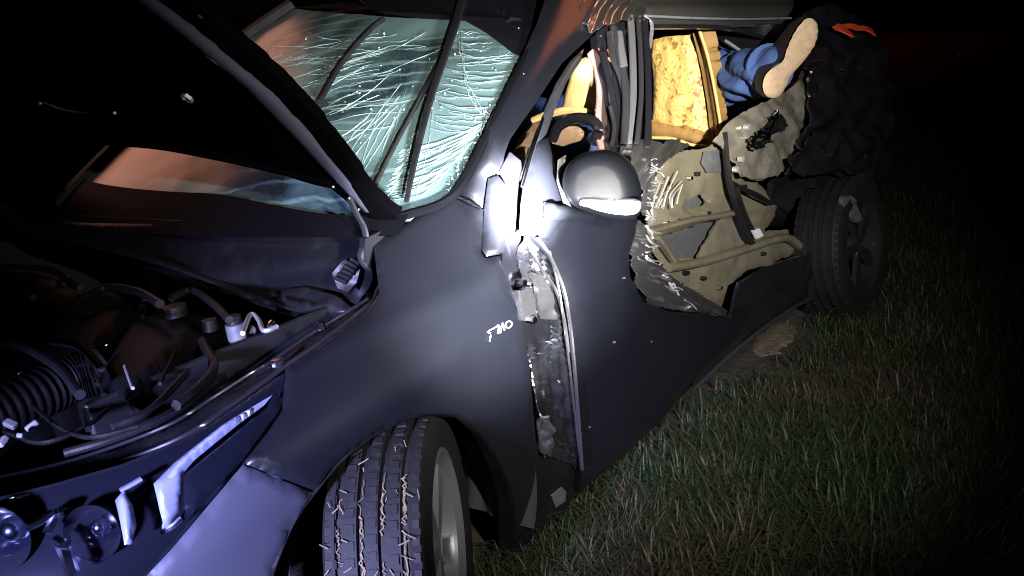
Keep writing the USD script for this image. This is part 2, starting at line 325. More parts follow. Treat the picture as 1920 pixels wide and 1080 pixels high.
k = np.arange(59); qs = np.vstack([np.stack([k*3+j, (k+1)*3+j, (k+1)*3+j+1, k*3+j+1], 1) for j in (0, 1)])
add(FEN, 'arch_lip', (strip, qs), 'black_plastic', True)
bumper = [(457, 869), (593, 927), (549, 992), (518, 1080), (500, 1180), (470, 1300), (150, 1300), (235, 1150), (272, 1086), (330, 1022)]
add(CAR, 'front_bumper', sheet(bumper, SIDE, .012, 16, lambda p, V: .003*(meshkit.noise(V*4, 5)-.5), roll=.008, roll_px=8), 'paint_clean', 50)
# A pillar and its foot
pillar = [(845, 363), (870, 318), (903, 262), (950, 168), (985, 100), (1012, 40), (1040, -40), (1160, -40), (1118, 58), (1060, 112), (1012, 186), (965, 252), (937, 322), (915, 332), (906, 391)]
add(CAR, 'front_pillar', sheet(pillar, on_side(.004), .03, 14, roll=.018, roll_px=26), 'paint', 50)
foot = [(907, 394), (915, 334), (934, 327), (950, 346), (954, 400), (946, 470), (937, 476), (913, 479), (905, 469)]
add(CAR, 'pillar_foot', sheet(foot, on_side(-.002), .012, 8, roll=.006, roll_px=6), 'paint', 50)
# dark quarter glass and the gap in front of the door
add(CAR, 'quarter_glass', sheet([(936, 322), (956, 285), (977, 302), (979, 338), (958, 348), (950, 344)], on_side(.02), .006, 9), 'gloss_black')
add(CAR, 'hinge_post', sheet([(948, 340), (985, 330), (978, 420), (975, 470), (985, 565), (975, 565), (942, 505), (942, 470), (952, 400)], on_side(.05), .01, 10), 'gloss_black')
# front door: skin, mirror sail, window frame
door = [(1000, 440), (1030, 452), (1062, 408), (1110, 402), (1200, 408), (1196, 440), (1183, 480), (1186, 520), (1212, 568), (1260, 585), (1340, 592), (1378, 600), (1420, 575), (1395, 632), (1300, 722), (1240, 795), (1180, 850), (1092, 925), (1094, 890), (1087, 740), (1078, 640), (1062, 556), (1035, 490)]
def door_disp(p, V):
    d = np.exp(-((p[:, 0]-1085)/38)**2)*np.exp(-((p[:, 1]-520)/120)**2)
    return -.012*sst(1240, 1420, p[:, 0]) + .012*d + .004*(meshkit.noise(V*5, 8)-.5)
DOOR = add(CAR, 'front_door', sheet(door, on_side(-.004), .02, 14, door_disp, roll=.008, roll_px=8), 'paint', 50)
sail = [(985, 340), (998, 300), (1012, 262), (1030, 255), (1040, 290), (1052, 335), (1066, 385), (1100, 398), (1064, 408), (1034, 452), (1000, 442), (975, 440), (978, 380)]
add(DOOR, 'sail_panel', sheet(sail, on_side(-.002), .02, 8, lambda p, V: .004*(meshkit.noise(V*9, 2)-.5), roll=.008, roll_px=7), 'paint', 50)
add(DOOR, 'window_frame', sheet([(978, 336), (1000, 262), (1022, 210), (1045, 155), (1072, 112), (1098, 88), (1092, 112), (1066, 150), (1046, 196), (1028, 248), (1010, 268), (996, 312)], on_side(.0), .02, 7, roll=.008, roll_px=6), 'pillar_trim', 50)
add(DOOR, 'window_seal', ptube([(979, 350), (996, 290), (1018, 222)], on_side(-.004), .004, 16), 'chrome')
for a, b in (((1086, 420), (1092, 424)), ((1118, 470), (1122, 474)), ((1150, 640), (1155, 644)), ((1168, 520), (1173, 523)), ((1104, 800), (1108, 803)), ((1220, 640), (1224, 642))):
    add(DOOR, 'paint_chip', sheet([a, (b[0]-1, a[1]-1), (b[0], b[1]-1), (a[0]+1, b[1])], on_side(-.0065), .002, 4), 'grey_panel')
# the torn front edge of the door
edge = [(985, 440), (1012, 448), (1040, 498), (1064, 560), (1078, 640), (1087, 750), (1094, 885), (1088, 898), (1068, 868), (1022, 857), (1010, 800), (1004, 720), (992, 650), (978, 600), (974, 560), (984, 520), (976, 478)]
def edge_disp(p, V):
    t = (p[:, 1]-440)/450; c = 985+62*np.sin(np.clip(t, 0, 1)*1.7)
    s = (p[:, 0]-c)
    return .014*np.sin(s/13+1.2*np.sin(t*5)) + fold((1, -.12), 15, .016, 4, 1.0)(p, V)
DE = add(CAR, 'torn_door_edge', sheet(edge, on_side(.030), .004, 6, edge_disp, rough=4), 'torn_dark', 30)
add(DE, 'folded_flange', cat([ptube(c, on_side(o), r, 40, 6, .5) for c, o, r in (
    ([(1008, 446), (1030, 478), (1052, 530), (1066, 590), (1076, 680), (1084, 780), (1091, 880)], -.012, .0065), ([(985, 443), (1008, 492), (1040, 540), (1056, 590), (1066, 660)], .002, .006),
    ([(1030, 470), (1048, 545), (1062, 640), (1074, 740), (1086, 850)], -.006, .004))]), 'torn_metal')
add(DE, 'hinge', cat([sheet([(976, 545), (1000, 540), (1008, 600), (985, 602)], on_side(-.004), .02, 8, crumple(.006, 40, 2)), sheet([(1000, 510), (1022, 518), (1050, 600), (1018, 598)], on_side(.004), .012, 8, crumple(.012, 40, 3))]), 'torn_metal', 25)
for c in ((981, 531), (1000, 600)):
    P = on_side(-.012)([c])[0]; add(DE, 'hinge_bolt', cyl(P-[0, .02, 0], P+[0, .006, 0], .010, 6), 'chrome')
add(DE, 'bracket', sheet([(1012, 790), (1034, 780), (1040, 820), (1036, 858), (1018, 850)], on_side(.004), .008, 6, crumple(.02, 40, 6), rough=4), 'torn_metal', 25)
add(CAR, 'sill_end', sheet([(1022, 858), (1068, 870), (1090, 900), (1060, 962), (1000, 1030), (990, 1000)], on_side(.03), .03, 12), 'black_plastic')
add(CAR, 'sill_tag', sheet([(1034, 930), (1054, 914), (1062, 922), (1060, 940), (1042, 952)], on_side(.024), .004, 6), 'grey_panel')
# sill
sill = [(1092, 925), (1180, 850), (1240, 795), (1300, 722), (1395, 632), (1470, 574), (1540, 520), (1545, 548), (1480, 590), (1385, 655), (1300, 735), (1235, 805), (1090, 945)]
add(CAR, 'sill', sheet(sill, on_side(.05), .06, 12, roll=.02, roll_px=8), 'black_plastic')
add(CAR, 'sill_flange', ptube([(1300, 730), (1390, 648), (1470, 588), (1535, 550)], on_side(.04), .008, 20), 'pillar_trim')
tornd = [(1340, 592), (1370, 590), (1382, 530), (1440, 500), (1520, 476), (1545, 520), (1470, 574), (1395, 632), (1300, 722)]
add(CAR, 'rear_door_skin', sheet(tornd, on_side(.045), .01, 12, crumple(.03, 9, 5, False)), 'gloss_black', 40)

# ------------------------------------------------------------ door mirror
mp = on_plane(-f_, O+f_*2.22)
outline = [(1055, 335), (1062, 312), (1078, 294), (1105, 282), (1140, 279), (1168, 290), (1188, 312), (1202, 345), (1204, 398), (1188, 413), (1150, 411), (1105, 398), (1072, 384), (1058, 362)]
o2 = smooth_poly(outline, 2); ctr = o2.mean(0); base = mp(o2); c3 = mp([ctr])[0]
look = (c3-O)/np.linalg.norm(c3-O); dirm = np.array([-.80, -.42, -.10]); dirm /= np.linalg.norm(dirm)
def shell(h0, h1, k=12, pw=2.2):
    ring = [c3+(base-c3)*s - dirm*d for s, d in zip(h0, h1)]; n = len(base)
    v = np.vstack(ring+[ring[-1].mean(0, keepdims=True)]); K = len(ring); f = []
    for a in range(K-1):
        i = np.arange(n); j = (i+1) % n; f += [np.stack([a*n+i, a*n+j, (a+1)*n+j], 1), np.stack([a*n+i, (a+1)*n+j, (a+1)*n+i], 1)]
    i = np.arange(n); f.append(np.stack([(K-1)*n+i, (K-1)*n+(i+1) % n, 0*i+K*n], 1)); m = trimesh.Trimesh(v, np.vstack(f), process=False); m.fix_normals(); return m
th = np.linspace(0, math.pi/2, 10)
MIR = add(DOOR, 'mirror', shell(np.r_[.90, .97, np.cos(th[:-1])**.36], np.r_[-.06, -.03, .055*np.sin(th[:-1])]), 'mirror_paint', 60)
add(DOOR, 'mirror_foot', sheet([(1030, 372), (1075, 380), (1130, 402), (1120, 418), (1060, 410), (1030, 402)], on_side(-.03), .05, 8, roll=.02, roll_px=10), 'paint', 50)
add(DOOR, 'mirror_bezel', sheet([(1046, 300), (1062, 290), (1056, 330), (1062, 370), (1072, 388), (1056, 380), (1044, 340)], on_plane(-f_, O+f_*2.27), .03, 6), 'black_plastic', 50)
lip = [(1082, 376), (1104, 369), (1135, 373), (1203, 370), (1202, 394), (1188, 404), (1150, 402), (1108, 392)]
add(DOOR, 'mirror_lamp', sheet(smooth_poly(lip, 2), on_plane(-f_, O+f_*2.155), .02, 4, lambda p, V: .012*np.sin(np.clip((p[:, 1]-366)/46, 0, 1)*math.pi), roll=.012, roll_px=8), 'silver_paint', 60)

# ------------------------------------------------------------ windshield
su = on_ws(raw=True)(curve([(775, 402), (858, 368), (910, 272), (958, 172), (1014, 58)], 24)); so = np.argsort(su[:, 1])
near = lambda u: np.interp(u, su[so, 1], su[so, 0])     # the glass ends under the pillar
sg, ug = np.meshgrid(np.linspace(0, 1, 50), np.linspace(.012, 1, 34), indexing='ij'); sg = near(ug)+(1-near(ug))*sg; V = ws_point(sg, ug).reshape(-1, 3)
V = V + np.array([.46, 0, .88])*(.010*(meshkit.fbm(V*6, 3, 4)-.5))[:, None]
q = np.arange(50*34).reshape(50, 34); q = np.stack([q[:-1, :-1], q[1:, :-1], q[1:, 1:], q[:-1, 1:]], -1).reshape(-1, 4)
top = trimesh.Trimesh(V, np.vstack([q[:, [0, 1, 2]], q[:, [0, 2, 3]]]), process=False)
if top.face_normals[:, 2].mean() < 0: top.invert()
WS = add(CAR, 'windshield', top, 'cracked_glass', True)
GL = on_ws(.004)
cr_ = np.random.default_rng(5)
def crack(a, b, bow=0., wob=2., w=.0012, n=14):
    a, b = np.array(a, float), np.array(b, float); d = b-a; nrm = np.array([-d[1], d[0]])/max(np.linalg.norm(d), 1)
    t = np.linspace(0, 1, n)[:, None]; p = a+d*t+nrm*(bow*4*t*(1-t)) + nrm*np.cumsum(cr_.normal(0, wob*.5, (n, 1)), 0)*np.sin(t*math.pi)**.5
    ww = .62*w*(.35+.9*cr_.random(n))*np.sin(np.linspace(.25, math.pi-.25, n))**.5
    return tube(GL(p), ww, 3)
def inside(p):
    return Polygon([(440, 95), (560, 60), (700, 42), (880, 45), (965, 105), (990, 120), (935, 215), (850, 355), (760, 388), (725, 385), (640, 280), (545, 175)]).contains(Point(*p))
fine, big = [], []
# waves of cracks on the right of the wiper
for i in range(30):
    y = 58+i*6.4+cr_.normal(0, 1.5); x1 = 985-.55*max(0, y-105)+cr_.normal(0, 4); x0 = max(870-.28*(y-40), 845-.3*(y-40))+cr_.normal(0, 8)
    if y < 105: x1 = 880+1.6*(y-50)
    if x1-x0 > 25: fine.append(crack((x0, y-3+cr_.normal(0, 3)), (x1, y+cr_.normal(0, 3)), 6+cr_.normal(0, 3), 2.2, .0013 if i % 3 else .0022))
for i in range(26):
    t = i/25; a = (722+30*t, 372-90*t+cr_.normal(0, 3)); b = (830+110*t, 330-125*t+cr_.normal(0, 4))
    fine.append(crack(a, b, 9+cr_.normal(0, 4), 2.0, .0024 if i % 2 else .0014))
for i in range(11): fine.append(crack((715+i*5, 372-i*11), (740+i*5, 350-i*11), 2, 1.5, .0022, 8))
# radiating lines across the passenger side
for i in range(22):
    a = math.radians(100+i*4.2+cr_.normal(0, 1.2)); c = np.array([800+cr_.normal(0, 15), 95+cr_.normal(0, 20)]); l0, l1 = 60+cr_.random()*90, 170+cr_.random()*210
    p0, p1 = c+l0*np.array([math.cos(a), math.sin(a)]), c+l1*np.array([math.cos(a), math.sin(a)])
    while not inside(p1) and l1 > l0: l1 -= 8; p1 = c+l1*np.array([math.cos(a), math.sin(a)])
    if l1 > l0+15 and inside(p0): fine.append(crack(p0, p1, cr_.normal(0, 5), 1.2, .0010))
for i in range(16):
    y = 60+i*9+cr_.normal(0, 3); x0 = 640-i*4+cr_.normal(0, 18); fine.append(crack((x0, y+25), (x0+80+cr_.random()*90, y+cr_.normal(0, 6)), -8, 3, .0011))
for a, b, bw in (((570, 245), (800, 215), -8), ((620, 205), (845, 165), 6), ((560, 245), (740, 235), 4), ((700, 140), (860, 70), 8), ((660, 110), (800, 60), 12)): fine.append(crack(a, b, bw, 2, .0016))
for i in range(14): fine.append(crack((440+i*11, 128-i*2+cr_.normal(0, 4)), (520+i*13, 85+i*3+cr_.normal(0, 4)), 5, 2, .0009))
# the crushed seam that climbs beside the pillar, and loose crumbs
for i in range(3): big.append(crack((862+i*3, 62), (905+i*4, 215), 14+i*3, 3, .0022, 26)); big.append(crack((900+i*5, 200), (925, 235-i*6), 3, 3, .003, 12))
for i in range(260):
    t = cr_.random(); s = cr_.normal(0, 6)
    p = np.array([980-t*140+s*.5, 112+t*250+s*.6]) if i < 150 else np.array([560+cr_.random()*380, 60+cr_.random()*240])
    if not (inside(p) or inside(p-[14, 0])): continue
    P = GL([p])[0]; m = trimesh.creation.icosahedron(); m.apply_scale(.0010+.0022*cr_.random()**2); m.apply_translation(P); big.append(m)
add(WS, 'crack', cat(fine), 'shatter', False, kind='stuff'); add(WS, 'crushed_glass', cat(big), 'shatter', False, kind='stuff')
add(WS, 'tint_band', sheet([(640, -30), (700, 22), (790, 34), (872, 38), (910, 60), (960, 98), (985, 108), (1010, 52), (1030, 0), (1040, -30)], on_ws(.006), .002, 14), 'gloss_black', True)  # dark sheet that paints the roof's shade and reflection onto the glass
add(WS, 'torn_film', sheet([(915, 8), (950, 20), (985, 38), (1004, 50), (1000, 62), (970, 52), (940, 36)], on_ws(.010), .003, 5, crumple(.012, 60, 3), rough=6), 'torn_dark', 25)
add(WS, 'glass_seal', ptube([(728, 408), (774, 400), (850, 367), (906, 269), (953, 172), (1009, 55)], on_ws(.006), .012, 40, 8), 'frit')
wp = on_ws(.03)
WIP = add(CAR, 'wiper', tube(wp(curve([(762, 378), (778, 300), (806, 190), (836, 100), (862, 20), (872, -20)], 24)), np.linspace(.007, .016, 24), 8, .6), 'black_plastic')
add(WIP, 'wiper_blade', tube(on_ws(.012)(curve([(705, 345), (742, 270), (790, 180), (830, 108)], 24)), .006, 6), 'rubber')
add(CAR, 'wiper', tube(on_ws(.02)(curve([(600, 190), (640, 120), (690, 60), (720, 35)], 16)), .008, 6), 'black_plastic')

sf, uf = np.meshgrid(np.linspace(float(near(0.)), 1, 50), np.linspace(-.05, 1, 6), indexing='ij'); uf = np.where(uf > 0, uf*(.02+.085*sst(.05, .45, sf)), uf)
Vf = ws_point(sf, uf).reshape(-1, 3)+np.array([.46, 0, .88])*.014; q = np.arange(300).reshape(50, 6); q = np.stack([q[:-1, :-1], q[1:, :-1], q[1:, 1:], q[:-1, 1:]], -1).reshape(-1, 4)
add(WS, 'frit_band', (Vf, q), 'frit', True)
# ------------------------------------------------------------ hood
hn = np.cross([.465, 0, .535], [0, 1, 0]); HP = on_plane(hn, (-.36, .64, .99)); hs = lambda o: on_plane(hn, np.array([-.36, .64, .99])+np.array([.75, 0, -.66])*o)
hood = [(744, 412), (700, 372), (620, 268), (540, 172), (470, 110), (398, 50), (330, -10), (250, -70), (-500, -330), (-500, 480), (-60, 420), (0, 388), (40, 372), (95, 335), (92, 305), (120, 280), (170, 272), (280, 280), (380, 296), (470, 318), (560, 338), (620, 352), (660, 385), (688, 412), (720, 422)]
def hood_disp(p, V):
    d = p[:, 1]-(.0012*(p[:, 0]-300)**2*.35+60); c = np.abs((p[:, 0]-330)*.72-(p[:, 1]-30)*.69+30)
    return .012*np.exp(-(c/40)**2) + .016*(meshkit.noise(V*3.0, 12)-.5) + .02*np.exp(-((p[:, 1]-215)/26)**2)*sst(480, 300, p[:, 0])
HOOD = add(CAR, 'hood', sheet(hood, HP, .03, 20, hood_disp, roll=.012, roll_px=18), 'hood_under', 60)
# inner rim of the hood that catches the blue light, and the painted outer edge
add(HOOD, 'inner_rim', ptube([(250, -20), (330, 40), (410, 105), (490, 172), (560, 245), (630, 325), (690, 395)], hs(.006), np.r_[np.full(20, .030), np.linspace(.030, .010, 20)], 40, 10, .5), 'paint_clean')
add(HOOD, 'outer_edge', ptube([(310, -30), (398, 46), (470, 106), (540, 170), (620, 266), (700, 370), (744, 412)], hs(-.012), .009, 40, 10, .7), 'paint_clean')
add(HOOD, 'support_rib', ptube([(-20, 207), (40, 205), (75, 192), (130, 208), (215, 212), (250, 208)], hs(.012), .0030, 30, 6), 'rim_grey')  # pale grey paints the faint highlight along this rib
add(HOOD, 'support_rib', ptube([(340, 180), (370, 205), (420, 235), (450, 244)], hs(.012), .005, 20, 6), 'hood_under')
add(HOOD, 'rear_rib', ptube([(90, 300), (130, 268), (280, 272), (400, 292), (520, 318), (620, 342)], hs(.012), .016, 40, 8, .6), 'hood_under')
for c in ((75, 194), (215, 212), (345, 184), (625, 350), (655, 372), (672, 393)):
    P = hs(.02)([c])[0]; m = trimesh.creation.icosphere(2, .005); m.apply_translation(P); add(HOOD, 'clip', m, 'alloy' if c[1] < 300 else 'chrome', True)
add(HOOD, 'release_knob', sheet([(338, 181), (346, 180), (357, 188), (360, 194), (352, 193)], hs(.022), .008, 4), 'alloy')
# hinge
HG = on_side(.09)
add(CAR, 'hood_hinge', ptube([(655, 372), (668, 400), (682, 425), (686, 452), (676, 476), (680, 492), (692, 506)], PY(.60), .011, 30, 8, .45), 'rim_dark')
add(CAR, 'hood_hinge', sheet([(686, 448), (720, 430), (790, 405), (845, 368), (850, 378), (800, 412), (745, 436), (706, 460), (694, 500), (684, 490)], PY(.615), .02, 7, crumple(.006, 20, 3)), 'black_plastic')

# ------------------------------------------------------------ cowl and engine bay
d0, d1, d2 = ray([(0, 390), (660, 590), (700, 405)]); at = lambda d, ax, v: O+d*((v-O[ax])/d[ax])
CO = plane3(at(d0, 1, -.9), at(d1, 0, -.33), at(d2, 0, -.40))
cowl = [(-120, 350), (0, 388), (60, 410), (160, 418), (330, 420), (560, 432), (690, 420), (700, 470), (690, 520), (668, 560), (660, 594), (600, 602), (540, 592), (470, 574), (400, 546), (300, 512), (200, 488), (100, 468), (0, 420), (-120, 380)]
COWL = add(CAR, 'cowl', sheet(cowl, CO, .02, 15, lambda p, V: .018*np.sin(p[:, 1]/17+p[:, 0]/160)+.01*(meshkit.noise(V*8, 3)-.5), roll=.012, roll_px=10), 'bay_black', 60)
add(COWL, 'cowl_lip', ptube([(2, 386), (20, 412), (70, 440), (160, 456), (300, 492), (400, 528), (500, 566), (600, 590)], on_plane(np.cross(at(d1, 0, -.33)-at(d0, 1, -.9), at(d2, 0, -.40)-at(d0, 1, -.9)), at(d0, 1, -.9)-f_*.03), np.r_[np.full(14, .017), np.linspace(.017, .008, 26)], 40, 8, .6), 'black_plastic')
add(COWL, 'glass_edge', ptube([(150, 404), (300, 412), (420, 418), (560, 430)], on_plane(np.cross(at(d1, 0, -.33)-at(d0, 1, -.9), at(d2, 0, -.40)-at(d0, 1, -.9)), at(d0, 1, -.9)-f_*.02), .0022, 20, 5), 'pillar_trim')
add(COWL, 'cowl_duct', sheet([(500, 566), (520, 545), (560, 540), (620, 556), (662, 586), (640, 600), (580, 600)], on_plane(np.cross(at(d1, 0, -.33)-at(d0, 1, -.9), at(d2, 0, -.40)-at(d0, 1, -.9)), at(d0, 1, -.9)-f_*.04), .03, 8, roll=.02, roll_px=14), 'black_plastic', 60)
sp = on_plane(np.cross(at(d1, 0, -.33)-at(d0, 1, -.9), at(d2, 0, -.40)-at(d0, 1, -.9)), at(d0, 1, -.9)-f_*.06)
add(CAR, 'hinge_spring', cat([ptube([(628+i*6, 520-i*7), (650+i*5, 530-i*7)], sp, .006, 4, 6) for i in range(6)]), 'black_plastic')
add(CAR, 'spring_bracket', sheet([(622, 512), (645, 486), (676, 505), (668, 530), (652, 548), (632, 540)], on_plane(-f_, sp([(650, 515)])[0]+f_*.012), .02, 7, crumple(.008, 30, 3)), 'black_plastic')
# inner wing ledge between bay and fender
ledge_o = [(712, 545), (690, 574), (600, 642), (533, 688), (500, 712), (430, 762), (350, 815), (230, 866), (100, 903), (-40, 938), (-200, 975)]
ledge_i = [(690, 560), (655, 582), (580, 628), (505, 680), (470, 700), (400, 745), (320, 795), (200, 842), (80, 878), (-60, 905), (-200, 935)]
lo = SIDE(np.array(ledge_o)); 
ledge = ledge_o + ledge_i[::-1]
zl = on_side(.02)
add(CAR, 'wing_ledge', sheet(ledge, plane3(SIDE([(690, 574)])[0]-[0, 0, .02], SIDE([(430, 762)])[0]-[0, 0, .03], SIDE([(430, 762)])[0]-[.2, .9, .06]), .02, 9, lambda p, V: .002*np.sin(p[:, 1]/9), roll=.006, roll_px=6), 'bay_black', 50)
for o, rr in ((ledge_o, .006), (ledge_i, .004)):
    m = tube(plane3(SIDE([(690, 574)])[0]-[0, 0, .012], SIDE([(430, 762)])[0]-[0, 0, .022], SIDE([(430, 762)])[0]-[.2, .9, .052])(curve(o, 60)), rr, 8); add(CAR, 'ledge_seal', m, 'gloss_black')
for c, r in (((520, 678), .012), ((602, 608), .009)):
    P = plane3(SIDE([(690, 574)])[0], SIDE([(430, 762)])[0], SIDE([(430, 762)])[0]-[.2, .9, .04])([c])[0]; add(CAR, 'wing_bolt', cyl(P-[0, 0, .012], P+[0, 0, .006], r, 6), 'chrome')
add(CAR, 'bay_floor', rbox((1.1, 1.1, .02), (.25, -.30, .30)), 'black_plastic')
add(CAR, 'bulkhead', rbox((.03, 1.5, .50), (-.45, -.12, .55)), 'black_plastic')
zp = PZ(.74)
def bay_box(name, poly, z, h, mat, **k):
    return add(CAR, name, sheet(poly, PZ(z), h, 16, roll=.02, roll_px=14, **k), mat, 60)
bay_box('engine_cover', [(-60, 500), (60, 500), (120, 520), (270, 560), (230, 600), (180, 660), (60, 690), (-60, 720)], .80, .18, 'bay_black')
bay_box('air_box', [(215, 622), (245, 590), (300, 577), (350, 578), (372, 600), (376, 625), (330, 668), (270, 712), (235, 735), (190, 720), (185, 680)], .78, .2, 'bay_black')
bay_box('battery_cover', [(260, 775), (330, 720), (420, 660), (455, 645), (470, 655), (440, 690), (340, 780), (270, 820)], .70, .2, 'bay_black')
hp = zp(np.array(curve([(-40, 790), (60, 745), (130, 712), (185, 695)], 90))); rr_ = .055+.003*np.sin(np.arange(90)*2*math.pi/5)
add(CAR, 'air_hose', tube(hp, rr_, 20), 'bay_black', 50)
P = PZ(.78)([(180, 705)])[0]; add(CAR, 'hose_clamp', tube(zp(np.array([(176, 700), (186, 696)])), .058, 20), 'rim_dark')
P = PZ(.80)([(440, 606)])[0]; RES = add(CAR, 'fluid_reservoir', cat([cyl(P-[0, 0, .07], P, .024), rbox((.05, .05, .035), P-[.03, .02, .04])]), 'grey_panel')
add(RES, 'cap', cyl(P, P+[0, 0, .02], .018, 12), 'black_plastic')
add(CAR, 'brake_pipe', ptube([(455, 625), (470, 590), (485, 600), (495, 620), (520, 612)], PZ(.81), .006, 24), 'alloy')
add(CAR, 'coolant_pipe', ptube([(-20, 500), (60, 502), (100, 508), (130, 530), (150, 540)], PZ(.86), .010, 24), 'pillar_trim')
add(CAR, 'dipstick', ptube([(234, 686), (249, 728)], PZ(.80), .004, 6), 'alloy')
for pp in ([(160, 770), (166, 805)], [(172, 690), (182, 722)], [(28, 700), (40, 702)], [(108, 668), (112, 660)]):
    add(CAR, 'pipe_fitting', ptube(pp, PZ(.79), .006, 6), 'chrome')
for c, s, mt in (((20, 795), .016, 'grey_panel'), ((60, 798), .016, 'grey_panel'), ((5, 828), .014, 'alloy'), ((40, 816), .012, 'grey_panel'), ((277, 560), .014, 'alloy'), ((265, 566), .008, 'chrome'), ((200, 645), .008, 'chrome'), ((508, 608), .014, 'chrome'), ((37, 700), .008, 'chrome')):
    P = PZ(.80)([c])[0]; m = rbox((s*1.6, s, s*.8), P, (.3, .4, c[0]*.1), s*.2); add(CAR, 'connector', m, mt)
add(CAR, 'wiring', cat([ptube(c, PZ(.77), .005, 24, 6) for c in ([(60, 760), (110, 800), (170, 820), (260, 800)], [(10, 810), (80, 830), (160, 800), (210, 760)], [(300, 560), (330, 640), (300, 720)])]), 'bay_black', kind='stuff')

for pts, w, z in (([(150, 560), (200, 540), (260, 548), (300, 570)], .012, .84), ([(320, 560), (360, 545), (400, 570), (430, 600)], .010, .82), ([(380, 640), (400, 690), (370, 730), (330, 760)], .012, .76), ([(100, 640), (150, 650), (190, 690)], .009, .84),
    ([(210, 800), (280, 770), (350, 700)], .008, .78), ([(-30, 640), (40, 650), (110, 690), (150, 740)], .010, .86), ([(120, 850), (220, 820), (330, 770), (420, 705)], .009, .74)):
    add(CAR, 'hose', ptube(pts, PZ(z), w, 24, 10), 'black_plastic')
for c, r in (((330, 585), .03), ((120, 530), .022), ((60, 560), .03), ((395, 612), .018)):
    P = PZ(.80)([c])[0]; add(CAR, 'filler_cap', cyl(P-[0, 0, .01], P+[0, 0, .018], r, 14), 'black_plastic')
# ------------------------------------------------------------ headlight
hl = [(533, 700), (529, 765), (456, 866), (331, 1020), (270, 1088), (180, 1200), (-260, 1200), (-200, 985), (-40, 942), (100, 907), (230, 870), (350, 820), (430, 767), (500, 718)]
HL = add(CAR, 'headlight', sheet(hl, on_side(.10), .02, 18), 'gloss_black', 50)
add(HL, 'lens', sheet(hl, on_side(.002), .004, 16, lambda p, V: .004*np.ones(len(V)), roll=.012, roll_px=14), 'lens', True)
add(HL, 'chrome_bezel', sheet([(511, 742), (496, 760), (445, 800), (365, 866), (344, 890), (341, 955), (312, 998), (300, 960), (288, 908), (328, 868), (415, 802), (470, 768)], on_side(.03), .01, 8, lambda p, V: .018*np.sin((p[:, 0]*.7+p[:, 1]*.7)/26), roll=.01, roll_px=9), 'bezel', 50)
add(HL, 'chrome_bezel', sheet([(214, 936), (234, 925), (250, 950), (256, 985), (248, 1020), (234, 1022), (226, 980)], on_side(.04), .01, 6, lambda p, V: .02*np.sin((p[:, 0]-214)/15), roll=.008, roll_px=8), 'bezel', 50)
add(HL, 'chrome_strip', ptube([(225, 920), (248, 908), (265, 898)], on_side(.03), .008, 10, 6, .5), 'bezel')
add(HL, 'chrome_strip', ptube([(300, 1000), (320, 990), (340, 972)], on_side(.02), .008, 10, 6, .5), 'chrome')
add(HL, 'marker_panel', sheet([(526, 712), (526, 764), (454, 862), (348, 978), (345, 888), (368, 868), (448, 803), (500, 762)], on_side(.012), .01, 12, roll=.006, roll_px=8), 'gloss_black', 50)
def bowl(px, off, R, depth, mat, name):
    P = on_side(off)([px])[0]; n = O-P; n = np.array([.75, .62, .15]); n /= np.linalg.norm(n)
    m = lathe([(R*1.0, 0), (R*.97, -.004), (R*.8, -depth*.5), (R*.45, -depth*.9), (.001, -depth)], 40); T = trimesh.geometry.align_vectors([0, 1, 0], n); m.apply_transform(T); m.apply_translation(P); return add(HL, name, m, mat, True)
bowl((172, 1000), .06, .052, .06, 'rim_dark', 'reflector_bowl'); bowl((-5, 1012), .06, .06, .06, 'rim_dark', 'reflector_bowl')
for c, R in (((176, 1003), .022), ((10, 1008), .032)):
    P = on_side(.045)([c])[0]; m = trimesh.creation.icosphere(3, R); m.apply_translation(P); add(HL, 'projector_lens', m, 'lens', True)
    m = trimesh.creation.icosphere(2, R*.72); m.apply_translation(P-[.02, .02, 0]); add(HL, 'bulb_shield', m, 'chrome', True)
for pp in ([(52, 990), (80, 975), (100, 960)], [(88, 1000), (108, 960), (120, 962)], [(112, 1015), (125, 1040), (138, 1080)], [(100, 1010), (118, 1020), (130, 1020)]):
    add(HL, 'lamp_bracket', ptube(pp, on_side(.03), .012, 14, 6, .5), 'chrome')

